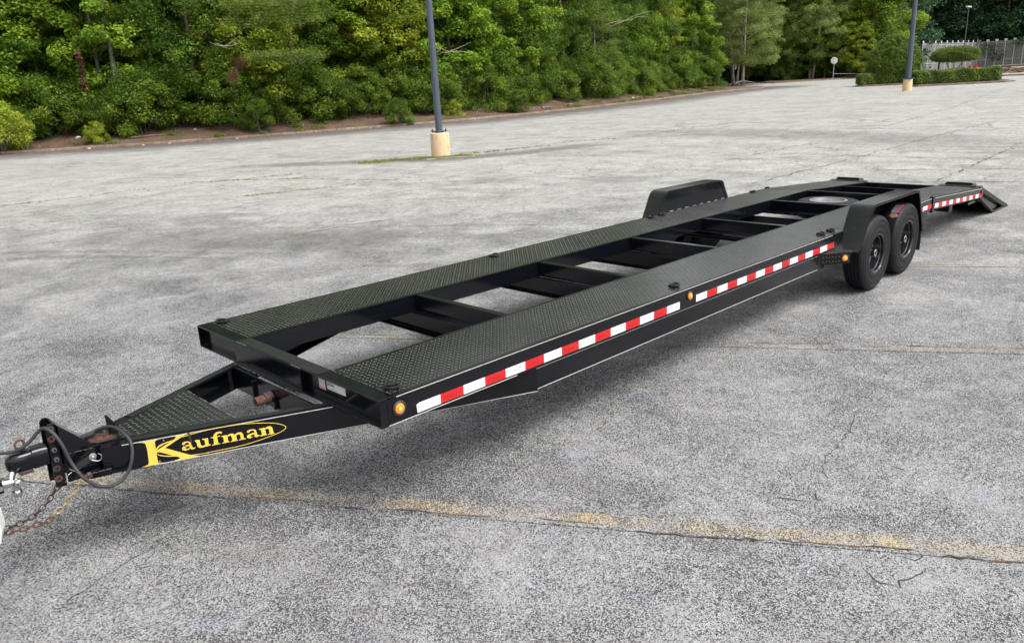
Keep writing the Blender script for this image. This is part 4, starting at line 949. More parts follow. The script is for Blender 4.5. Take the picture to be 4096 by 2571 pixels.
# ---- safety chains (each a thing hung from the nose), every link a part
def chain(pts, label, mats, link_len=.036):
    P = [Vector(p) for p in pts]; P = [Vector((p.x, p.y, p.z + TILT * p.x)) for p in P]
    base = P[0]; root = tag(empty('safety_chain', base), label, 'chain', 'safety chains hanging at the hitch')
    cum = [0]
    for a, b in zip(P, P[1:]): cum.append(cum[-1] + (b - a).length)
    def at(s):
        s = max(0, min(cum[-1], s))
        for i in range(len(P) - 1):
            if s <= cum[i + 1]: return P[i].lerp(P[i + 1], (s - cum[i]) / max(1e-6, cum[i + 1] - cum[i]))
        return P[-1]
    hl, hw, r_ = link_len / 2, .0115, .0036
    loop = [(hl - hw + hw * math.cos(a), hw * math.sin(a), 0) for a in [-PI / 2 + PI * i / 6 for i in range(7)]] + [(-(hl - hw) - hw * math.cos(a), -hw * math.sin(a), 0) for a in [-PI / 2 + PI * i / 6 for i in range(7)]]
    tmpl = MB().tube(loop, r_, 7, closed=True)
    mes = {}
    n = int(cum[-1] / (link_len - 2.1 * r_)); rr = random.Random(len(pts))
    for k in range(n):
        s = (k + .5) * cum[-1] / n; p = at(s); d = (at(s + .012) - at(s - .012)).normalized(); mat = mats[min(len(mats) - 1, int(k / n * len(mats)))]
        if mat not in mes:
            me = bpy.data.meshes.new('link'); me.from_pydata(tmpl.v, [], tmpl.f); me.materials.append(M[mat]); me.polygons.foreach_set('use_smooth', [True] * len(me.polygons)); mes[mat] = me
        o = link('chain_link', mes[mat], root); q = d.to_track_quat('X', 'Z').to_matrix().to_4x4()
        roll = (0 if k % 2 else PI / 2) + rr.uniform(-.35, .35) + .6
        o.matrix_local = Matrix.Translation(p - base) @ q @ Matrix.Rotation(roll, 4, 'X')
    return root
chain([(-1.312, 1.03, .435), (-1.348, 1.03, .40), (-1.368, 1.03, .375), (-1.386, 1.03, .36), (-1.417, 1.03, .34), (-1.446, 1.03, .321), (-1.478, 1.03, .312), (-1.515, 1.03, .306), (-1.547, 1.03, .305), (-1.60, 1.03, .306), (-1.70, 1.03, .33)],
      'dark rusty safety chain hanging below the bolt holes of the coupler', ['rust_dark', 'rust_dark', 'rust_dark', 'rust_dark', 'rust_dark', 'rust_dark', 'zinc'])
chain([(-1.215, .925, .468), (-1.243, .93, .452), (-1.27, .93, .417), (-1.292, .93, .399), (-1.312, .93, .379), (-1.336, .93, .355), (-1.366, .93, .346), (-1.388, .93, .333), (-1.400, .93, .318), (-1.422, .93, .312), (-1.461, .93, .317), (-1.504, .93, .318), (-1.539, .93, .321), (-1.575, .93, .329), (-1.615, .93, .337), (-1.70, .93, .37)],
      'safety chain with brassy upper links and orange rust lower down, under the cable loop', ['brass', 'brass', 'brass', 'rust', 'rust', 'rust', 'rust', 'zinc'])

# ---- tow vehicle side: ball mount and a corner of the white bumper
bmz = lambda x, z: z + TILT * x
BM = tag(empty('ball_mount', (-1.62, 1.03, .50)), 'chrome triple ball hitch on a dark shank at the left edge', 'ball mount')
def bpart(mb, name, mat, **k):
    mb.v = [(v[0] + 1.62, v[1] - 1.03, v[2] - .50 + .02) for v in mb.v]; return mb.build(name, M[mat], BM, **k)
bpart(MB().box(-1.85, -1.545, .985, 1.055, .505, .572), 'shank', 'paint', bevel=.008)
bpart(MB().sphere((-1.492, 1.03, .470), .0245, 24, 14), 'ball', 'chrome', smooth=True)
bpart(MB().cyl((-1.492, 1.03, .485), (-1.492, 1.03, .508), .014, n=18), 'ball_neck', 'chrome', smooth=True)
bpart(MB().sphere((-1.482, .99, .530), .0255, 24, 14).cyl((-1.482, .985, .53), (-1.474, .962, .532), .017, .015, n=20), 'ball', 'chrome', smooth=True)
bpart(MB().cyl((-1.545, 1.02, .540), (-1.50, 1.02, .533), .024, .021, n=24).cyl((-1.51, 1.03, .53), (-1.485, 1.045, .575), .016, .016, n=18), 'ball_hub', 'chrome', smooth=True)
bpart(MB().cyl((-1.558, .984, .536), (-1.558, .976, .536), .011, n=18), 'hitch_pin', 'zinc', smooth=True)
bpart(MB().sphere((-1.478, 1.055, .592), .026, 20, 12), 'ball', 'chrome', smooth=True)
part_b = MB().box(-2.05, -1.648, .30, 1.95, .56, .81)
bp = part_b.build('truck_bumper', simple('white_bumper_paint', (.72, .76, .74), .25, coat=.5), bevel=.09)
tag(bp, 'white rounded bumper corner of the tow vehicle cut off by the left edge', 'bumper')

# ------------------------------------------------------------------ lot furniture
M['pole'] = simple('dark_blue_grey_pole_paint', (.055, .070, .098), .42, grime=.35, gcol=(.11, .12, .15), scale=3)
def m_base():
    m = newmat('yellowed_concrete_base'); t = NT(m); p = t.obj(); n1 = t.noise(p, 3, 6, .65); n2 = t.noise(p, 16, 5, .75); n3 = t.noise(t.map(p, scale=(6, 6, .8)), 3, 4, .6)
    xyz = t.n('ShaderNodeSeparateXYZ', Vector=p).outputs
    col = t.mix(t.rng(n1, .35, .65), c(.66, .46, .25), c(.64, .50, .33)); col = t.mix(t.math('MULTIPLY', t.rng(n2, .56, .66), t.rng(xyz[2], .6, .1, .25, .9)), col, c(.30, .27, .20))
    col = t.mix(t.math('MULTIPLY', t.rng(n3, .60, .68), .55), col, c(.20, .13, .06))
    return t.out(t.bsdf(Base__Color=col, Roughness=.85, Normal=t.bump(n2, .3, .01)))
M['base'] = m_base()
def light_pole(x, y, h, rb, rt, bw, bh, label, lamp=True, base=True, mat='pole'):
    e = tag(empty('light_pole', (x, y, 0)), label, 'light pole')
    if base:
        cb = MB().cyl((0, 0, -.05), (0, 0, bh), bw / 2, bw / 2 * .97, n=36)
        cb.build('concrete_base', M['base'], e, smooth=True, bevel=.02)
        mb = MB().box(-rb * 1.75, rb * 1.75, -rb * 1.75, rb * 1.75, bh + .035, bh + .065); bpn = mb.build('base_plate', M[mat], e, bevel=.008)
        for i in (-1, 1):
            for j in (-1, 1):
                MB().cyl((i * rb * 1.35, j * rb * 1.35, bh - .01), (i * rb * 1.35, j * rb * 1.35, bh + .12), .018, n=8).build('anchor_bolt', M['rust_dark'], e)
                MB().cyl((i * rb * 1.35, j * rb * 1.35, bh + .066), (i * rb * 1.35, j * rb * 1.35, bh + .10), .034, n=6).build('anchor_nut', M[mat], e)
        MB().box(-rb * .9, rb * .9, -rb * .9, rb * .9, bh, bh + .034).build('grout_pad', M['rust_dark'], e)
    z0 = bh + .066 if base else 0
    MB().cyl((0, 0, z0), (0, 0, h), rb, rt, n=20).build('shaft', M[mat], e, smooth=True)
    if lamp:
        MB().cyl((-.9, 0, h - .1), (.9, 0, h - .1), .04, n=8).build('cross_arm', M[mat], e)
        for s in (-1, 1): MB().box(s * 1.3 - .45, s * 1.3 + .45, -.25, .25, h - .22, h - .02).build('lamp_head', M[mat], e, bevel=.05)
    return e
light_pole(14.73, 17.27, 11.5, .116, .075, .645, .80, 'tall blue-grey light pole on a yellowed concrete drum, nearest to the trailer')
light_pole(61.7, 18.78, 12.5, .20, .11, .66, .84, 'second light pole on a pale concrete drum in front of the clipped hedges')
light_pole(124.6, 43.55, 20.0, .105, .09, 0, 0, 'thin black light pole among the trees behind the round shrub', base=False, mat='decal_black')
lp4 = light_pole(142.1, 38.3, 9.55, .085, .07, 0, 0, 'short thin lamp post standing behind the mesh fence against the dark far trees', lamp=False, base=False, mat='pole')
MB().box(-.9, .9, -.2, .2, 9.55, 9.75).build('lamp_head', simple('pale_lamp_head', (.5, .5, .48), .5), lp4, bevel=.04)
# ------------------------------------------------------------------ foliage
def leaf_mat(name, dark, mid, bright, trans=.35, rough=.5):
    m = newmat(name); t = NT(m)
    v = t.n('ShaderNodeAttribute', {'attribute_name': 'var'}).outputs['Fac']; oi = t.n('ShaderNodeObjectInfo').outputs['Random']
    k = t.math('ADD', v, t.math('MULTIPLY', t.math('SUBTRACT', oi, .5), .35))
    col = t.mix(t.rng(k, .1, .55), c(*dark), c(*mid)); col = t.mix(t.rng(k, .55, 1.0), col, c(*bright))
    hs = t.n('ShaderNodeHueSaturation', Hue=t.math('ADD', .49, t.math('MULTIPLY', oi, .02)), Color=col).outputs[0]
    b = t.bsdf(Base__Color=hs, Roughness=rough); b.inputs['Specular IOR Level'].default_value = .2
    tr = t.n('ShaderNodeBsdfTranslucent', Color=t.mix(.5, hs, c(bright[0] * 1.1, bright[1] * 1.2, bright[2]))).outputs[0]
    return t.out(t.n('ShaderNodeMixShader', i0=trans, i1=b.outputs[0], i2=tr))
M['leaf_gum'] = leaf_mat('sweetgum_leaves', (.060, .130, .012), (.165, .275, .024), (.34, .43, .045))
M['leaf_gumy'] = leaf_mat('yellowing_leaves', (.09, .145, .014), (.24, .30, .028), (.42, .44, .055))
M['leaf_oak'] = leaf_mat('dark_green_leaves', (.028, .064, .010), (.080, .145, .018), (.18, .26, .036))
M['leaf_shrub'] = leaf_mat('understory_leaves', (.030, .068, .009), (.090, .155, .016), (.22, .29, .034))
M['leaf_pine'] = leaf_mat('pine_needles', (.050, .090, .014), (.125, .180, .026), (.24, .28, .050), .2)
M['leaf_birch'] = leaf_mat('olive_birch_leaves', (.075, .105, .026), (.165, .215, .056), (.30, .35, .11))
M['leaf_far'] = leaf_mat('blue_green_far_leaves', (.020, .052, .026), (.038, .088, .040), (.07, .14, .058), .2)  # deep shade of the far wood is put into these leaf colours
M['leaf_hedge'] = leaf_mat('clipped_hedge_leaves', (.036, .080, .010), (.10, .160, .022), (.20, .265, .045), .25)
M['leaf_dead'] = leaf_mat('dead_brown_leaves', (.060, .030, .018), (.12, .058, .032), (.22, .12, .07), .2)
M['bark'] = simple('grey_bark', (.15, .13, .10), .9, grime=.8, gcol=(.07, .055, .04), bump=.7, scale=5)
M['bark_pale'] = simple('pale_bark', (.34, .30, .235), .85, grime=.9, gcol=(.13, .11, .085), bump=.6, scale=5)
NR = np.random.default_rng(5)

def leaves(cent, rad, per, size, aspect, up=.8, out=.4, spread=(1, 1, 1), droop=0.0, clumpvar=.6, shell=.0, fold=0.0):
    """leaf cards around clump centres: one quad per leaf"""
    n = len(cent) * per; ci = np.repeat(np.arange(len(cent)), per)
    u = NR.normal(size=(n, 3)); u /= np.linalg.norm(u, axis=1)[:, None]; r = NR.random(n) ** (1 / 2.4) if not shell else shell + (1 - shell) * NR.random(n)
    off = u * r[:, None] * rad[ci][:, None] * np.array(spread)
    P = cent[ci] + off; P[:, 2] -= droop * (off[:, 0] ** 2 + off[:, 1] ** 2)
    N = NR.normal(size=(n, 3)) * .55; N[:, 2] += up; N += u * out; N /= np.linalg.norm(N, axis=1)[:, None]
    A = NR.normal(size=(n, 3)); A -= N * (A * N).sum(1)[:, None]; A /= np.linalg.norm(A, axis=1)[:, None]; B = np.cross(N, A)
    s = size * NR.uniform(.65, 1.25, n)[:, None]; L, Wd = A * s * .5, B * s * .5 * aspect
    V = np.stack([P - L, P - L * .1 + Wd, P + L, P - L * .1 - Wd], 1).reshape(-1, 3); F = np.arange(4 * n).reshape(-1, 4)
    cv = NR.random(len(cent)); var = clumpvar * cv[ci] + (1 - clumpvar) * NR.random(n)
    return V, F, np.repeat(var, 4)
def crown_centres(n, R, z0, z1, prof, inner=.35, lobes=5, flat=1.0):
    t = NR.random(n); z = z0 + (z1 - z0) * t; a = NR.random(n) * 2 * np.pi
    ph = NR.random(lobes) * 6.28; amp = 1 + .20 * np.sin(a * 3 + ph[0] + t * 5) + .14 * np.sin(a * 5 + ph[1] - t * 9)
    r = R * np.interp(t, *prof) * amp * (inner + (1 - inner) * NR.random(n) ** .45)
    return np.stack([np.cos(a) * r, np.sin(a) * r, z], 1), t
GUM = ([0, .08, .25, .5, .75, .92, 1], [.55, .9, 1.0, .95, .72, .42, .15])
OAKP = ([0, .1, .35, .65, .9, 1], [.75, .95, 1.0, .85, .5, .15])
SHR = ([0, .15, .5, .8, 1], [.9, 1.0, .95, .65, .25])
PINEP = ([0, .2, .5, .8, 1], [.6, 1.0, .85, .5, .1])
def crown(name, n, per, R, z0, z1, prof, rad, size, aspect, mat, **k):
    inner = k.pop('inner', .35); c_, t = crown_centres(n, R, z0, z1, prof, inner)
    V, F, a = leaves(c_, NR.uniform(.6, 1.25, n) * rad, per, size, aspect, **k); return np_mesh(name, V, F, M[mat], a)
def pine_crown(name, n, per, R, z0, z1):
    c_, t = crown_centres(n, R, z0, z1, PINEP, .25); m = n * per; ci = np.repeat(np.arange(n), per)
    u = NR.normal(size=(m, 3)); u[:, 2] = abs(u[:, 2]) * .9 - .1; u /= np.linalg.norm(u, axis=1)[:, None]
    tuft = NR.normal(size=(m, 3)) * np.array([.42, .42, .13]); tuft = np.round(tuft / .17) * .17
    base = c_[ci] + tuft; L = u * NR.uniform(.14, .26, m)[:, None]; S_ = np.cross(u, NR.normal(size=(m, 3))); S_ /= np.linalg.norm(S_, axis=1)[:, None]; S_ *= .010
    V = np.stack([base - S_, base + S_, base + L + S_ * .4, base + L - S_ * .4], 1).reshape(-1, 3)
    var = .5 * NR.random(n)[ci] + .5 * NR.random(m); return np_mesh(name, V, np.arange(4 * m).reshape(-1, 4), M['leaf_pine'], np.repeat(var, 4))
def trunk(name, h, r, mat, nb=9, spread=2.4, z0=1.5, lean=.3, seed=0, stems=1):
    rr = random.Random(seed); mb = MB()
    for s in range(stems):
        ox, oy = (rr.uniform(-.35, .35), rr.uniform(-.35, .35)) if stems > 1 else (0, 0); lx, ly = rr.uniform(-lean, lean) * (2 if stems > 1 else 1), rr.uniform(-lean, lean) * (2 if stems > 1 else 1)
        pts = [(ox + lx * k / 6 * (1 + .1 * k) + rr.uniform(-.05, .05), oy + ly * k / 6 + rr.uniform(-.05, .05), -.6 + (h + .6) * k / 6) for k in range(7)]
        mb.tube(pts, [r * 1.25] + [r * (1 - .13 * k) for k in range(1, 7)], 9)
        for b in range(nb):
            t = rr.uniform(z0 / h, .9); i = min(5, int(t * 6)); p = Vector(pts[i]).lerp(Vector(pts[i + 1]), t * 6 - i); a = rr.uniform(0, 2 * PI); L = spread * (1.1 - t) * rr.uniform(.6, 1.1) + .4
            q = [p + Vector((math.cos(a) * L * u, math.sin(a) * L * u, L * (.45 * u + .25 * u * u) + rr.uniform(-.08, .08))) for u in (0, .3, .65, 1)]
            mb.tube(q, [r * .38 * (1.1 - t), r * .28 * (1.1 - t), r * .18 * (1.1 - t), .012], 6)
    me = bpy.data.meshes.new(name); me.from_pydata(mb.v, [], mb.f); me.materials.append(M[mat]); me.polygons.foreach_set('use_smooth', [True] * len(me.polygons)); return me

KIND = {}
def kind(key, crowns, trunks, name): KIND[key] = (crowns, trunks, name)
kind('gum', [crown('crown', 150, 230, 3.2, 1.2, 11, GUM, .80, .23, .62, 'leaf_gum', spread=(1, 1, .62), droop=.14) for _ in range(3)], [trunk('trunk', 11, .14, 'bark', seed=s) for s in range(3)], 'sweetgum_tree')
kind('oak', [crown('crown', 120, 250, 3.1, 1.0, 12.5, OAKP, .95, .17, .5, 'leaf_oak', spread=(1, 1, .65), droop=.08) for _ in range(3)], [trunk('trunk', 11.5, .16, 'bark', seed=s + 5) for s in range(2)], 'oak_tree')
kind('shrub', [crown('foliage', 55, 230, 1.7, .15, 3.0, SHR, .55, .135, .5, 'leaf_shrub', spread=(1, 1, .75), droop=.08, inner=.25) for _ in range(4)], [trunk('stem', 2.4, .035, 'bark', nb=5, spread=1.0, z0=.4, seed=20, stems=3)], 'understory_shrub')
kind('pine', [pine_crown('crown', 130, 230, 2.8, 3.2, 15) for _ in range(2)], [trunk('trunk', 14.5, .17, 'bark', nb=16, z0=3, seed=31)], 'pine_tree')
kind('birch', [crown('crown', 260, 210, 5.6, 2.6, 15, OAKP, .95, .19, .5, 'leaf_birch', spread=(1, 1, .6), droop=.25, inner=.25) for _ in range(2)], [trunk('trunk', 13.5, .23, 'bark_pale', nb=15, spread=3.4, z0=2.5, lean=.5, seed=41, stems=1), trunk('trunk', 13, .17, 'bark_pale', nb=10, spread=3.2, z0=2.5, lean=.7, seed=43, stems=3)], 'birch_tree')
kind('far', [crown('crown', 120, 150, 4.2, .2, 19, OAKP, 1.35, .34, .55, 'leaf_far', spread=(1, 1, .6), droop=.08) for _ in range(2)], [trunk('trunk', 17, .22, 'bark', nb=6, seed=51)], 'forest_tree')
kind('mid', [crown('crown', 130, 170, 4.0, .4, 16, OAKP, 1.15, .27, .5, 'leaf_oak', spread=(1, 1, .5), droop=.08) for _ in range(2)], [trunk('trunk', 15, .2, 'bark', nb=6, seed=61)], 'forest_tree')

used = {}
CLEAR = [(101.5, 54.6, 1.0), (119.0, 52.6, 1.3), (114.7, 47.4, 1.6), (100.5, 55.4, 1.2), (121.5, 51.8, .8), (140.3, 44, 3), (150, 44, 3), (171, 44, 3), (174, 34, 3)]
def blocked(x, y, r):
    a = Vector((-2.07, -3.12)); q = Vector((x, y)) - a
    for cx, cy, cr in CLEAR:
        d = Vector((cx, cy)) - a; L = d.length; d /= L; t_ = q.dot(d)
        if 0 < t_ < L and abs(q.x * d.y - q.y * d.x) < r + cr * .5: return True
    return False
ORD = ['first', 'second', 'third', 'fourth', 'fifth', 'sixth', 'seventh', 'eighth', 'ninth', 'tenth', 'eleventh', 'twelfth', 'thirteenth', 'fourteenth', 'fifteenth', 'sixteenth', 'seventeenth', 'eighteenth', 'nineteenth', 'twentieth']
cnt_ = {}
def plant(key, x, y, z, s, label, group=None, cat='tree', mat=None, ci=None, ti=None, sz=1.0, rz=None, nm=None):
    cr, tr, name = KIND[key]; name = nm or name; e = empty(name, (x, y, z), rnd.uniform(0, 6.28) if rz is None else rz); e.scale = (s, s, s * sz); tag(e, label, cat, group)
    cme = cr[rnd.randrange(len(cr)) if ci is None else ci]; tme = tr[rnd.randrange(len(tr)) if ti is None else ti]
    o = link(cme.name.split('.')[0], cme, e); link(tme.name.split('.')[0], tme, e)
    if mat:
        o.material_slots[0].link = 'OBJECT'; o.material_slots[0].material = M[mat]
    return e
arcA = [0]
for a, b in zip(LA, LA[1:]): arcA.append(arcA[-1] + (b - a).length)
def on_kerb(s, d, L=LA, N=NA, arc=arcA):
    for i in range(len(L) - 1):
        if s <= arc[i + 1]:
            k = (s - arc[i]) / (arc[i + 1] - arc[i]); p = L[i].lerp(L[i + 1], k); n = N[i].lerp(N[i + 1], k); return p + n * d
    return L[-1]
def s_of(x):
    for i, p in enumerate(LA):
        if p.x >= x: return arcA[i]
def bz(d): return bank_h(max(.3, d - .15))
CAMP = Vector((-2.07, -3.12, 0))
def vis(p, margin=6):      # keep what the frame can plausibly see, with a margin for a step to the side
    v = p - CAMP; f = Vector((.6939, .72, 0)); r_ = Vector((.72, -.6939, 0)); a = math.degrees(math.atan2(v.dot(r_), v.dot(f))); return -33.7 - margin < a < 33.7 + margin + 2
s0, s1 = s_of(-26), s_of(79)
s = s0
GS = 'low leafy shrubs along the foot of the wood'
while s < s1:
    d = rnd.uniform(2.9, 5.0); p = on_kerb(s, d)
    if vis(p): plant('shrub', p.x, p.y, bz(d) - .1, rnd.uniform(.75, 1.15), 'leafy green shrub in the dense undergrowth at the foot of the wood', GS, 'shrub')
    s += rnd.uniform(1.0, 1.9)
s = s0
while s < s1:
    d = rnd.uniform(7.2, 9.5); p = on_kerb(s, d)
    if vis(p): plant('shrub', p.x, p.y, bz(d) - .1, rnd.uniform(1.1, 1.6), 'leafy green shrub in the dense undergrowth at the foot of the wood', GS, 'shrub')
    s += rnd.uniform(1.6, 2.6)
# single shrubs that creep over the straw towards the kerb
for x, y, z, sc, lab in ((8.6, 47.6, .12, .86, 'big yellow-green shrub spilling over the kerb at the left edge of the picture'), (6.4, 50.2, .12, .85, 'second big yellow-green shrub at the very left edge, over the kerb'),
                      (12.9, 45.8, .3, .36, 'very low yellow-green sprig on the straw beside the big left shrub'), (20.9, 41.6, .4, .55, 'low shrub leaning out to the kerb left of the nearest light pole'),
                      (28.3, 37.7, .1, .50, 'small shrub touching the kerb just left of the nearest light pole'), (38.5, 36.9, .1, .52, 'small shrub over the kerb well right of the nearest light pole'), (33.3, 38.0, .25, .36, 'pale little bush standing alone on the straw right of the nearest light pole')):
    plant('shrub', x, y, z, sc, lab, None, 'shrub', mat='leaf_gumy' if 'yellow' in lab or 'pale' in lab else None)
GT = 'trees along the front edge of the wood'
s = s0 + 1; k = 0
while s < s1:
    d = rnd.uniform(5.0, 7.4); p = on_kerb(s, d); key = rnd.choice(['gum', 'gum', 'gum', 'gum', 'oak']); frac = (s - s0) / (s1 - s0)
    if p.x > 36 and rnd.random() < .45: key = 'oak'
    m_ = 'leaf_gumy' if key == 'gum' and rnd.random() < .34 else None
    if vis(p):
        lab = {'gum': 'bright green broadleaf tree at the front edge of the wood', 'oak': 'dark green broadleaf tree at the front edge of the wood'}[key] if not m_ else 'yellowing broadleaf tree at the front edge of the wood'
        cnt_[lab] = cnt_.get(lab, 0) + 1; lab = ORD[cnt_[lab] - 1] + ' ' + lab + ', counted from the left'
        plant(key, p.x, p.y, bz(d) - .1, rnd.uniform(.85, 1.15), lab, GT + (', yellowing' if m_ else ', ' + key), mat=m_)
    s += rnd.uniform(2.7, 3.9)
for d0, d1, keys, sp, sc in ((11.5, 14, ['oak', 'gum', 'oak', 'pine'], 3.3, (1.0, 1.3)), (16.5, 20, ['oak', 'oak', 'gum', 'mid'], 3.8, (1.2, 1.45)), (23, 27, ['mid', 'mid'], 4.6, (1.1, 1.3))):
    s = s0 - 4
    while s < s1 + 6:
        d = rnd.uniform(d0, d1); p = on_kerb(s, d); key = rnd.choice(keys)
        if vis(p, 4) and (p.x < 70 or d0 > 11): plant(key, p.x, p.y, bz(min(d, 12)), rnd.uniform(*sc), 'tree standing deeper in the wood behind the front row' if key != 'pine' else 'pine standing among the trees of the wood', 'trees deeper in the wood' if key != 'pine' else 'pines inside the wood', sz=1.35)
        s += sp * rnd.uniform(.8, 1.25)
# pines whose boughs hang out in front
for x, y, sc, lab in ((22.0, 45.0, .8, 'olive pine with a long bough reaching out, left of the nearest light pole'), (44.6, 42.0, .75, 'young olive pine in the green wall right of the nearest light pole'), (54, 42.5, .8, 'olive pine leaning over the kerb far right of the nearest pole')):
    plant('pine', x, y, 1.0, sc, lab, sz=.9)
def leaf_thing(name, cents, rad, per, size, asp, mat, label, cat, loc, **k):
    V, F, a = leaves(np.array(cents, float), np.full(len(cents), rad), per, size, asp, **k); o = link(name, np_mesh(name, V, F, M[mat], a)); o.location = loc; return tag(o, label, cat)
def bough(cents, per, loc, label):
    m = len(cents) * per; c_ = np.repeat(np.array(cents, float), per, 0); u = NR.normal(size=(m, 3)); u[:, 2] = abs(u[:, 2]); u /= np.linalg.norm(u, axis=1)[:, None]
    t0 = NR.normal(size=(m, 3)) * np.array([.30, .25, .12]); base = c_ + np.round(t0 / .14) * .14; L = u * NR.uniform(.14, .25, m)[:, None]; S_ = np.cross(u, NR.normal(size=(m, 3))); S_ /= np.linalg.norm(S_, axis=1)[:, None]; S_ *= .012
    V = np.stack([base - S_, base + S_, base + L + S_ * .4, base + L - S_ * .4], 1).reshape(-1, 3); e = tag(empty('pine_bough', loc), label, 'pine bough')
    link('needles', np_mesh('needles', V, np.arange(4 * m).reshape(-1, 4), M['leaf_pine'], np.repeat(NR.random(m), 4)), e); pts = [cents[0], cents[len(cents) // 2], cents[-1], (cents[-1][0] + .9, cents[-1][1] + 3.5, cents[-1][2] - .2)]
    MB().tube(pts, [.02, .03, .045, .06], 6).build('branch', M['bark'], e, smooth=True)
bough([(k * .31, -k * .18, .04 * math.sin(k * 2)) for k in range(10)], 420, (19.9, 39.3, 4.35), 'long flat olive pine bough reaching out left of the nearest light pole')
bough([(k * .33, -k * .18, .25 * math.sin(k * 1.3) + (k % 3) * .35) for k in range(13)] + [(k * .33, -k * .18, .9 + .2 * math.sin(k * 1.7)) for k in range(13)], 420, (19.6, 40.6, 6.3), 'thick olive pine boughs at the top edge, left of the nearest light pole')
e = tag(empty('leafless_tree', (15.65, 48.9, 1.2)), 'grey tree trunk showing bare between the shrubs near the left of the wood', 'tree')
MB().tube([(0, 0, -.3), (.02, .0, 1.0), (-.05, 0, 2.2), (.05, .05, 4), (.1, 0, 7.5)], [.20, .19, .17, .14, .08], 12).build('trunk', M['bark_pale'], e, smooth=True)
leaf_thing('dead_vine', [(0, 0, -k * .24) for k in range(9)], .17, 90, .15, .5, 'leaf_dead', 'rusty brown dead vine hanging down in the left part of the wood', 'vine', (12.7, 45.3, 5.1))
leaf_thing('dead_bough', [(0, 0, .2), (.3, 0, .35), (-.35, .1, -.3), (-.5, 0, -.6)], .36, 650, .17, .08, 'leaf_dead', 'brown dead pine bough among the green left of the nearest light pole', 'bough', (19.8, 40.9, 3.9))
def twigs(x, y, z, seed, label, sc=1.0):
    r_ = random.Random(seed); mb = MB(); st = Vector((0, 0, 0)); u = Vector((.72, -.69, 0))
    for b in range(4):
        q = [st]; dx = 1 if b % 2 else -.7; dz = r_.uniform(-.2, .5)
        for k in range(4): q.append(q[-1] + (u * r_.uniform(.25, .5) * dx + Vector((0, 0, dz * .35 + r_.uniform(-.12, .12)))) * sc)
        mb.tube(q, [.020, .016, .012, .008, .004], 5)
    o = mb.build('bare_branch', M['bark_pale'], smooth=True); o.location = (x, y, z); tag(o, label, 'branch')
twigs(28.0, 31.9, 4.1, 3, 'bare forked grey branch sticking out just right of the nearest light pole', .8); twigs(44.2, 31.9, 5.9, 8, 'long pale dead branch arching out of the leaves in the middle of the wood', 1.4); twigs(18.4, 39.6, 5.0, 5, 'small bare twigs among the bright leaves in the left of the wood', .6)
# ---- trees at the tip of the verge and across the lane
plant('birch', 101.5, 54.6, .35, .95, 'pale trunked birch with spreading roots beside the left back-turned sign', ti=0, ci=0)
plant('birch', 104.5, 57.6, .5, .95, 'slim grey multi-stemmed birch just behind the rooted birch', ti=1, ci=1)
plant('birch', 119.0, 52.6, .6, 1.0, 'large leaning birch with a pale forked trunk left of the round sign back', ti=1, ci=0)
plant('birch', 116.0, 58.0, .6, 1.0, 'olive birch set back between the two pale trunked ones', ti=0, ci=1)
rt = MB()
for k in range(7): a = k * .9 + .3; rt.tube([(0, 0, .25), (math.cos(a) * .5, math.sin(a) * .5, .10), (math.cos(a) * 1.3, math.sin(a) * 1.3, -.02), (math.cos(a) * 1.9, math.sin(a) * 1.9, -.15)], [.14, .10, .06, .03], 6)
ro = rt.build('tree_roots', M['bark_pale'], smooth=True); ro.location = (101.5, 54.6, .42); tag(ro, 'exposed pale roots spreading round the foot of the birch', 'tree roots')
for x, y, sc, kk, lab in ((86, 56, .85, 'oak', 'dark tree closing the right end of the near wood'), (91, 60, .9, 'gum', 'light green tree at the right end of the near wood'), (83, 53, .8, 'oak', 'dark drooping tree above the tip of the kerb'), (95, 63.5, .95, 'oak', 'dark tree behind the left back-turned sign'), (98, 68, 1.1, 'mid', 'tall tree behind the birches at the bend'), (90, 66, 1.2, 'mid', 'tall tree set back at the right end of the near wood'), (104, 75, 1.2, 'mid', 'tall dark tree furthest back behind the birches')):
    plant(kk, x, y, .9, sc, lab)
for k, (x, y) in enumerate(((113.5, 60.5), (117, 59.5), (124, 55), (121, 59))): plant('pine', x, y, .3, .32, ['small bushy pine beside the birch trunks across the lane', 'second small pine across the lane', 'dark little pine near the large leaning birch', 'little pine set back across the lane'][k], sz=.75, nm='young_pine')
arcB = [0]
for a, b in zip(LB, LB[1:]): arcB.append(arcB[-1] + (b - a).length)
GF = 'trees of the wood across the lane'
for d0, d1, sp, keys, sc in ((8, 11, 4.5, ['pine', 'gum', 'oak', 'mid', 'gum'], (1.0, 1.3)), (14, 18, 5.0, ['mid', 'pine', 'mid', 'gum'], (1.15, 1.4)), (22, 27, 5.5, ['mid', 'far'], (1.2, 1.5)), (33, 38, 6, ['far'], (1.3, 1.5))):
    s = 0
    while s < arcB[-1]:
        d = rnd.uniform(d0, d1); p = on_kerb(s, d, LB, NB, arcB)
        if vis(p, 5) and not blocked(p.x, p.y, 1.0):
            key = rnd.choice(keys); lab = 'pine in the wood across the lane' if key == 'pine' else 'broadleaf tree in the wood across the lane'
            plant(key, p.x, p.y, .3, rnd.uniform(*sc), lab, GF + (' pines' if key == 'pine' else ''))
        s += sp * rnd.uniform(.8, 1.25)
s = 0
while s < arcB[-1]:
    p = on_kerb(s, rnd.uniform(5, 7.5), LB, NB, arcB)
    if vis(p, 3) and p.x > 112 and not blocked(p.x, p.y, 2.0): plant('shrub', p.x, p.y, .2, rnd.uniform(1.0, 1.5), 'dark shrub under the trees across the lane', 'shrubs under the trees across the lane', 'shrub', mat='leaf_oak')
    s += rnd.uniform(2.2, 3.4)
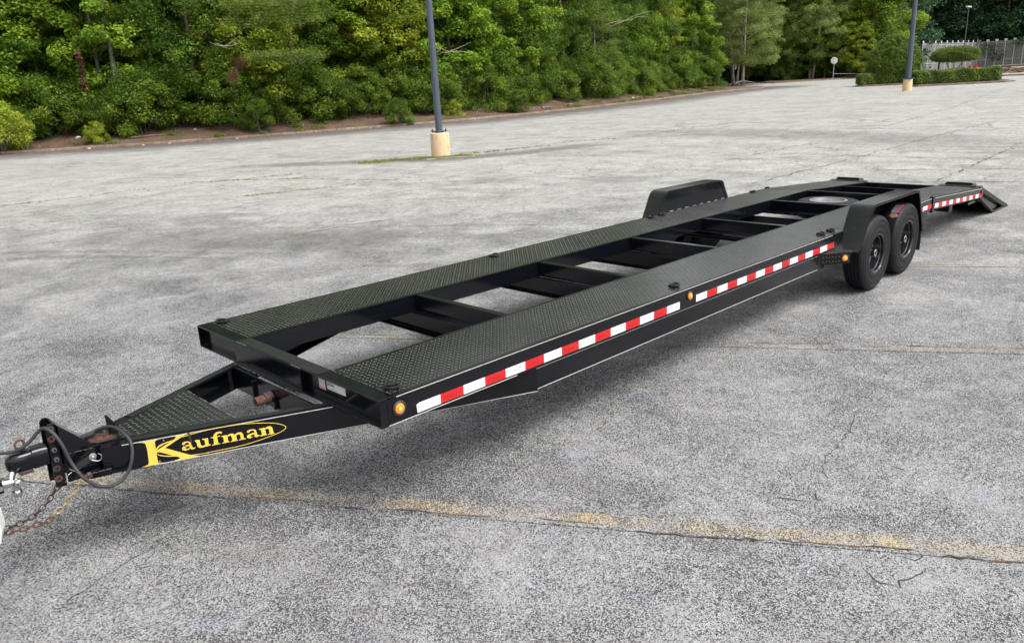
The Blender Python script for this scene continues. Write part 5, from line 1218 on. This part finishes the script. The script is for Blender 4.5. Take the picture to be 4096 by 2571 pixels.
for row, (D, sp) in enumerate(((184, 4.6), (192, 5), (201, 5.5), (212, 6), (224, 6))):
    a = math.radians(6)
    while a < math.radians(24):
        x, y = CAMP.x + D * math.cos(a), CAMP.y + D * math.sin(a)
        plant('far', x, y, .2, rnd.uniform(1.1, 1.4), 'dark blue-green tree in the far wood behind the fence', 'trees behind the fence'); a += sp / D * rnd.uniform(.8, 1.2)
plant('gum', 118.5, 44.8, .4, .62, 'bright yellow-green tree above the round shrub', mat='leaf_gumy', sz=1.0)
plant('gum', 121, 47.5, .4, .95, 'tall yellow-green tree left of the thin far pole', mat='leaf_gumy')
plant('pine', 146, 53, .3, 1.2, 'tall olive pine right of the thin far pole'); plant('pine', 152, 54, .3, 1.25, 'tall olive pine behind the left end of the fence', ci=0); plant('pine', 136, 50.5, .3, 1.1, 'tall olive pine behind the second light pole'); plant('pine', 160, 56, .3, 1.25, 'tall olive pine behind the middle of the fence', ci=1)

# ---- clipped shrubs and hedges on the island
def m_dark(): return simple('shaded_core', (.030, .034, .016), .95)
M['twig'] = m_dark()  # shade colour for the added dark box inside the hedges, not twigs
def soil_island(pts, label=None):
    mb = MB().prism([(x, y, 0) for x, y in pts], (0, 0, .13)); o = mb.build('kerb', M['kerb'], bevel=.03); structure(o)
    cx, cy = sum(p[0] for p in pts) / len(pts), sum(p[1] for p in pts) / len(pts)
    o2 = MB().prism([(cx + (x - cx) * .93, cy + (y - cy) * .93, .131) for x, y in pts], (0, 0, .02)).build('planting_bed', M['straw']); structure(o2)
soil_island([(76.3, 28.6), (75.9, 27.7), (78.3, 24.2), (80.5, 22.5), (84.0, 24.2), (81, 30)]); soil_island([(70.9, 22.0), (70.3, 20.9), (74.2, 15.4), (75.6, 15.0), (85.5, 19.5), (83, 23.5), (79.5, 22.2)])
def hedge(x0, y0, x1, y1, w, h, label, seed):
    v = Vector((x1 - x0, y1 - y0, 0)); L = v.length; e = tag(empty('clipped_hedge', (x0, y0, .14), math.atan2(v.y, v.x)), label, 'hedge'); rg = np.random.default_rng(seed)
    n = int(9500 * (L * h * 2 + L * w) / 14); q = rg.random((n, 3)); face = rg.random(n); P = np.empty((n, 3)); Nn = np.zeros((n, 3))
    top = face < w / (w + 2 * h) + .06; bump = lambda a, b: .06 * np.sin(a * 2.1) + .04 * np.sin(a * 5.3 + b * 3)
    P[:, 0] = q[:, 0] * L; P[:, 1] = q[:, 1] * w; P[:, 2] = h + bump(P[:, 0], P[:, 1]) - rg.random(n) ** 2 * .12; Nn[top, 2] = 1
    sd = ~top; ends = sd & (rg.random(n) < .22); ss = sd & ~ends; side = rg.random(n) < .5
    P[ss, 1] = np.where(side[ss], 0, w) + bump(P[ss, 0] * 1.3, q[ss, 2]) * np.where(side[ss], -1, 1); P[sd, 2] = .08 + q[sd, 2] * (h - .08); Nn[ss, 1] = np.where(side[ss], -1, 1)
    P[ends, 0] = np.where(side[ends], 0, L) + bump(q[ends, 1] * 3, q[ends, 2]); Nn[ends, 0] = np.where(side[ends], -1, 1)
    P += rg.normal(size=(n, 3)) * .035; N = Nn * .9 + rg.normal(size=(n, 3)) * .6 + np.array([0, 0, .3]); N /= np.linalg.norm(N, axis=1)[:, None]
    A = rg.normal(size=(n, 3)); A -= N * (A * N).sum(1)[:, None]; A /= np.linalg.norm(A, axis=1)[:, None]; B = np.cross(N, A); s = .11 * rg.uniform(.7, 1.3, n)[:, None]
    V = np.stack([P - A * s * .5, P + B * s * .3, P + A * s * .5, P - B * s * .3], 1).reshape(-1, 3); var = np.repeat(rg.random(n) * .6 + .4 * (np.sin(P[:, 0] * 3) * .5 + .5), 4)
    link('foliage', np_mesh('foliage', V, np.arange(4 * n).reshape(-1, 4), M['leaf_hedge'], var), e)
    MB().box(.10, L - .10, .10, w - .10, .0, h - .14).build('dark_core', M['twig'], e, bevel=.05); return e  # solid dark box added; the hedge's inner shade is its colour
hedge(76.3, 28.1, 78.9, 24.6, 1.6, .92, 'lower clipped hedge under the round shrub, left of the second light pole', 1)
hedge(71.2, 21.3, 75.2, 16.0, 2.3, 1.05, 'long clipped hedge in front of the fence, right of the second light pole', 2)
rv = leaf_thing('sparse_shrub', [(0, 0, .35), (.5, -.6, .4), (-.4, .5, .3), (.7, -1.1, .45), (.2, -.2, .7), (.6, -.9, .8)], .42, 90, .11, .45, 'leaf_oak', 'thin see-through shrub in the gap between the two hedges', 'shrub', (79.0, 24.2, .15))
def dome(label, x, y, z0, z1, R, prof, n, seed, stems, name, up=.7):
    e = tag(empty(name, (x, y, .14)), label, 'shrub'); global NR; keep = NR; NR = np.random.default_rng(seed)
    t = NR.random(n); a = NR.random(n) * 6.283; r = R * np.interp(t, *prof) * (1 - .30 * NR.random(n) ** 2) * (1 + .05 * np.sin(a * 6 + t * 7)); C_ = np.stack([np.cos(a) * r, np.sin(a) * r, z0 + (z1 - z0) * t], 1)
    C2 = C_ * np.array([.5, .5, 1]) * 1.0; C2[:, 2] = z0 + (C2[:, 2] - z0) * .85; C_ = np.concatenate([C_, C2[: n // 3]])
    V, F, at = leaves(C_, np.full(len(C_), .20), 26, .12, .4, up=up, spread=(1, 1, .8), clumpvar=.45); link('foliage', np_mesh('foliage', V, F, M['leaf_hedge'], at), e); NR = keep
    for k in range(stems):
        aa = k * 6.283 / stems + .4; q = R * .45; MB().tube([(math.cos(aa) * .15, math.sin(aa) * .15, -.1), (math.cos(aa) * q * .4, math.sin(aa) * q * .4, z0 * .5), (math.cos(aa) * q, math.sin(aa) * q, z0 + .3)], [.06, .045, .02], 7).build('stem', M['bark_pale' if stems > 4 else 'bark'], e, smooth=True)
dome('big round clipped shrub behind the second light pole', 79.6, 26.4, .85, 4.45, 2.45, ([0, .08, .25, .55, .8, .95, 1], [.62, .88, 1.0, .92, .62, .32, .1]), 1500, 3, 4, 'round_shrub')
dome('flat-topped clipped shrub on thin spreading stems in front of the fence', 81.9, 21.7, 1.72, 2.95, 2.05, ([0, .12, .4, .7, .9, 1], [.55, .92, 1.0, .92, .70, .35]), 900, 4, 6, 'umbrella_shrub')

# ---- fence of the compound
M['galv'] = simple('galvanised_steel', (.55, .58, .60), .5, metal=.15, grime=.4, gcol=(.30, .31, .32))
M['screen'] = None
def m_screen():
    m = newmat('grey_mesh_screen'); t = NT(m); p = t.pos(); n = t.noise(t.map(p, scale=(1, 1, .15)), 6, 4, .6)
    col = t.mix(t.rng(n, .35, .65), c(.12, .125, .13), c(.22, .225, .23)); b = t.bsdf(Base__Color=col, Roughness=.8); tr = t.n('ShaderNodeBsdfTransparent')
    return t.out(t.n('ShaderNodeMixShader', i0=.80, i1=tr, i2=b))
M['screen'] = m_screen()
fence = tag(empty('compound_fence', (140.3, 44.0, 0)), 'tall grey mesh fence with a square plate on every post, behind the hedges', 'fence')
def fence_run(a, b, n, h, plates=True):
    a, b = Vector(a), Vector(b); a -= fence.location; b -= fence.location; d = (b - a) / n; u = d.normalized(); nrm = Vector((-u.y, u.x, 0))
    for k in range(n + 1):
        p = a + d * k; hh = h + (.9 if k == n and n == 10 else .35); post = MB().cyl(p, p + Z3 * hh, .055, n=8).build('post', M['galv'], fence, smooth=True)
        if plates: 
            q = p + Z3 * (h + .18); mb = MB().hexa([q - u * .25 - nrm * .10 - Z3 * .2, q + u * .25 - nrm * .10 - Z3 * .2, q + u * .25 - nrm * .10 + Z3 * .2, q - u * .25 - nrm * .10 + Z3 * .2], [q - u * .25 - nrm * .06 - Z3 * .2, q + u * .25 - nrm * .06 - Z3 * .2, q + u * .25 - nrm * .06 + Z3 * .2, q - u * .25 - nrm * .06 + Z3 * .2]); mb.build('post_plate', M['galv'], fence)
        if k < n:
            q0, q1 = p + nrm * .03, p + d + nrm * .03
            MB().add([q0 + Z3 * .05, q1 + Z3 * .05, q1 + Z3 * (h - .06), q0 + Z3 * (h - .06)], [(0, 1, 2, 3)]).build('mesh_panel', M['screen'], fence)
            for z in (h - .02, h - .28, 1.35): MB().cyl(p + Z3 * z, p + d + Z3 * z, .028, n=6).build('rail', M['galv'], fence)
fence_run((140.3, 44.0, 0), (171.0, 44.4, 0), 10, 4.6)
fence_run((171.2, 44.2, 0), (174.2, 33.0, 0), 8, 4.6); fence_run((174.2, 33.0, 0), (178, 10, 0), 9, 4.6)
structure(MB().add([(139, 44.4, .03), (96, 20, .03), (93, -20, .03), (240, -20, .03), (240, 60, .03), (172, 46, .03)], [(0, 1, 2, 3, 4, 5)]).build('bare_ground', simple('dry_pale_ground', (.27, .22, .16), .95, grime=.8, gcol=(.16, .17, .07), scale=.6)))
KC = smooth_line([(139, 44.4), (118, 37.5), (104, 28.5), (97, 22.5), (95.6, 18.9), (94.4, 8), (93, -20)], 4); kerb('kerb', KC, side_normals(KC))
tp_ = tag(empty('timber_pile', (109.5, 23.0, 0)), 'grey pile of old timber and rubble right of the long hedge', 'timber pile')
for k in range(26):
    a = rnd.uniform(-.35, .35) - .3; x, y, z = rnd.uniform(-2, 2.5), rnd.uniform(-4.5, 2), .12 + rnd.random() * .9 * (1 if k % 3 else .3); dv = Vector((math.sin(a), math.cos(a), rnd.uniform(-.08, .08))) * rnd.uniform(.5, 1.3)
    MB().cyl(Vector((x, y, z)) - dv, Vector((x, y, z)) + dv, rnd.uniform(.06, .14), n=7).build('log', M['bark'], tp_)
for x, y, lab in ((147.5, 38.6, 'left one of two small red canisters behind the long hedge'), (146.2, 37.4, 'right one of two small red canisters behind the long hedge')):
    e = tag(empty('red_canister', (x, y, .1)), lab, 'canister'); MB().cyl((0, 0, 0), (0, 0, .55), .26, n=14).build('canister_body', M['red_tape'], e, smooth=True); MB().cyl((0, 0, .55), (0, 0, .75), .09, n=8).build('canister_neck', M['red_tape'], e)
e = MB().cyl((0, 0, 0), (0, 0, 1.5), .13, n=10).sphere((0, 0, 1.5), .13).build('bollard', M['decal_black']); e.location = (133.2, 39.0, 0); tag(e, 'short black bollard in front of the mesh fence', 'bollard')
e = tag(empty('traffic_drum', (82.9, 27.6, .1)), 'faded orange and white drum half hidden by the second light pole', 'traffic drum'); MB().lathe([(.20, 0), (.19, .35), (.17, .35), (.165, .70), (.15, .70), (.14, 1.0), (.05, 1.06)], (0, 0, .5), axis='z', n=16).build('drum_body', simple('faded_orange', (.62, .22, .11), .6), e, smooth=True); MB().lathe([(.195, .12), (.19, .26)], (0, 0, .5), axis='z', n=16).build('white_band', M['white_tape'], e)

# ---- road signs seen from behind
def sign(x, y, z, label, ang, h, rad, post_mat='galv'):
    e = tag(empty('road_sign', (x, y, z), ang), label, 'road sign')
    MB().box(-.03, .03, -.03, .03, -.3, h).build('post', M['decal_black' if post_mat == 'dark' else 'galv'], e)
    pts = [(-.04, math.cos(PI / 8 + k * PI / 4) * rad, h - rad * .75 + math.sin(PI / 8 + k * PI / 4) * rad) for k in range(8)]
    MB().prism([(p[0] + .075, p[1], p[2]) for p in pts], (.006, 0, 0)).build('sign_plate', M['galv'], e)
sign(114.7, 47.4, .15, 'octagonal sign seen from behind, upright in the straw right of the large birch', math.radians(24), 2.9, .50)
sign(104.6, 57.7, .35, 'octagonal sign turned almost edge-on beside the rooted birch', math.radians(80), 2.75, .55, 'dark')
rp = tag(empty('rope_barrier', (147, 60, 0)), 'sagging rope barrier with two thin posts across the straw right of the birches', 'rope barrier')
pts = [Vector((121.0, 51.5, 2.1)), Vector((118, 49.6, 1.2)), Vector((114.7, 47.45, .85)), Vector((117, 44.8, .65)), Vector((121, 42.8, .6))]
MB().tube([p - Vector((147, 60, 0)) for p in pts], .02, 5).build('rope', M['stripe'], rp)
for x, y in ((121.0, 51.5), (122.3, 52.2)): MB().cyl((x - 147, y - 60, 0), (x - 147, y - 60, 2.1), .035, n=6).build('post', M['galv'], rp)

# ---- grass round the pole, weeds in cracks, litter
def m_grass(): return leaf_mat('thin_grass', (.09, .10, .025), (.17, .20, .035), (.30, .30, .08), .2)
M['grass'] = m_grass()
def tuft(name, pts, per, h, label=None):
    rg = np.random.default_rng(len(pts)); P = np.repeat(np.array([(x, y, .002) for x, y in pts]), per, 0); n = len(P); P[:, :2] += rg.normal(size=(n, 2)) * min(.05, h * .7)
    a = rg.random(n) * 6.28; D_ = np.stack([np.cos(a) * .45, np.sin(a) * .45, np.ones(n)], 1) * (h * rg.uniform(.4, 1.1, n))[:, None]; S_ = np.stack([-np.sin(a), np.cos(a), np.zeros(n)], 1) * .006
    V = np.stack([P - S_, P + S_, P + D_], 1).reshape(-1, 3); o = link(name, np_mesh(name, V, np.arange(3 * n).reshape(-1, 3), M['grass'], np.repeat(rg.random(n), 3))); o['kind'] = 'stuff'; return o
g1 = []
def along(pts, n, sp):
    for k in range(n):
        i = rnd.randrange(len(pts) - 1); u = rnd.random(); g1.append((pts[i][0] + (pts[i + 1][0] - pts[i][0]) * u + rnd.gauss(0, sp), pts[i][1] + (pts[i + 1][1] - pts[i][1]) * u + rnd.gauss(0, sp)))
along([(12.4, 18.6), (13.5, 18.0), (14.3, 17.3)], 170, .24); along([(14.3, 17.0), (14.75, 16.6), (15.2, 16.6)], 150, .15); along([(14.9, 16.75), (15.1, 16.3)], 60, .12)
along([(15.4, 17.2), (17.2, 16.5)], 34, .10); along([(17.2, 16.5), (19.1, 16.2)], 8, .08)
tuft('grass', g1, 12, .085)
g2 = []
for L in CRACKS[6:9] + CRACKS[12:13]:
    for k in range(46):
        i = rnd.randrange(len(L) - 1); u = rnd.random(); g2.append((L[i][0] + (L[i + 1][0] - L[i][0]) * u, L[i][1] + (L[i + 1][1] - L[i][1]) * u))
tuft('crack_weeds', g2, 7, .05)
st_ = MB().tube([(15.15, 16.05, .02), (14.6, 16.45, .03), (13.9, 17.0, .02)], .012, 5).build('straw_strip', M['stripe']); tag(st_, 'pale plastic strip lying in the grass in front of the nearest pole base', 'strip')
M['litter'] = simple('white_litter', (.42, .42, .40), .5, grime=.5, gcol=(.35, .33, .30), scale=20); M['carton'] = simple('brown_litter', (.34, .24, .15), .8)
def crumple(x, y, z, r, label, seed, mat='litter', nm='litter'):
    rr = random.Random(seed); mb = MB().sphere((0, 0, 0), r, 9, 6, (1, .7, .45)); mb.v = [tuple(Vector(v) * rr.uniform(.7, 1.25)) for v in mb.v]; o = mb.build(nm, M[mat]); o.scale = (.75, .75, .75); o.location = (x, y, z + r * .25); o.rotation_euler = (rr.uniform(-.3, .3), rr.uniform(-.3, .3), rr.uniform(0, 6)); tag(o, label, 'litter')
def on_bank(x, d): p = on_kerb(s_of(x), d); return p.x, p.y, bz(d)
items = [(18.9, -.35, .10, 'small white cup against the kerb left of the nearest light pole'), (14.2, -.5, .12, 'flat white scrap in the gutter near the left of the kerb'), (15.3, -.35, .10, 'white paper scrap beside another on the left gutter'), (11.8, -.3, .14, 'pale crumpled bag in the gutter at the far left'), (33.2, -.3, .17, 'white crumpled bag by the kerb right of the nearest light pole'), (25.7, -.4, .08, 'tiny white scrap in the gutter just left of the nearest pole'),
         (10.5, 2.6, .24, 'greyish white bag on the straw beside the big left shrub'), (12.2, 4.0, .22, 'pale bag tucked under the shrubs at the far left'), (15.8, 2.8, .16, 'clear crumpled plastic on the straw in the left part'), (55, 1.5, .20, 'white bag on the straw far right of the nearest light pole'), (68, 1.2, .22, 'white scrap on the straw near the tip of the kerb'), (45, 1.6, .13, 'small pale scrap half way along the straw')]
for i, (x, d, r_, lab) in enumerate(items):
    if d < 0: p = on_kerb(s_of(x), d); crumple(p.x, p.y, 0, r_, lab, i)
    else: x_, y_, z_ = on_bank(x, d); crumple(x_, y_, z_, r_, lab, i)
crumple(7.9, 13.9, 0, .045, 'tiny dark weed clump on the asphalt between trailer and wood', 40, 'leaf_oak', 'pebble') if 0 else None
for x, d, L, lab in ((19.6, 2.4, 1.3, 'short pale log lying on the straw left of the nearest light pole'), (41, 1.2, .9, 'thin broken branch on the kerb right of the nearest light pole'), (14.5, 1.9, 2.2, 'long grey stick half buried in the straw at the left')):
    x_, y_, z_ = on_bank(x, d); o = MB().tube([(-L / 2, 0, 0), (0, .05, .03), (L / 2, .02, .02)], [.09 if L < 1.5 else .04, .08 if L < 1.5 else .04, .06 if L < 1.5 else .03], 8).build('fallen_log', M['bark'], smooth=True); o.location = (x_, y_, z_ + .05); o.rotation_euler = (0, 0, -.2); tag(o, lab, 'log')
for i in range(46):      # scattered leaves and grit in the gutter read as one drift
    pass
gl = [];
rgl = np.random.default_rng(9); cc = []
for k in range(520):
    s = s_of(-10) + rgl.random() * (s1 - s_of(-10)); p = on_kerb(s, -abs(rgl.normal()) * .35 - .02); cc.append((p.x, p.y, .012))
V, F, at = leaves(np.array(cc), np.full(len(cc), .25), 16, .06, .4, up=3, spread=(1, 1, .03)); o = link('leaf_litter', np_mesh('leaf_litter', V, F, M['leaf_dead'], at)); o['kind'] = 'stuff'
cc = []
for k in range(1500):
    s = s_of(-10) + rgl.random() * (s1 - s_of(-10)); d = .3 + rgl.random() * 4.5; p = on_kerb(s, d); cc.append((p.x, p.y, bz(d) + .03))
V, F, at = leaves(np.array(cc), np.full(len(cc), .35), 14, .10, .12, up=2.2, spread=(1, 1, .12)); o = link('pine_straw', np_mesh('pine_straw', V, F, M['leaf_dead'], at)); o['kind'] = 'stuff'
cc = []
for k in range(70):
    s = s_of(-8) + rgl.random() * (s1 - s_of(-8)); d = .25 + abs(rgl.normal()) * 1.6; p = on_kerb(s, d)
    for j in range(7): cc.append((p.x + rgl.normal() * .28, p.y + rgl.normal() * .28, bz(d) + .10))
V, F, at = leaves(np.array(cc), np.full(len(cc), .2), 30, .09, .45, up=1.2, spread=(1, 1, .6)); o = link('ground_weeds', np_mesh('ground_weeds', V, F, M['leaf_shrub'], at)); o['kind'] = 'stuff'
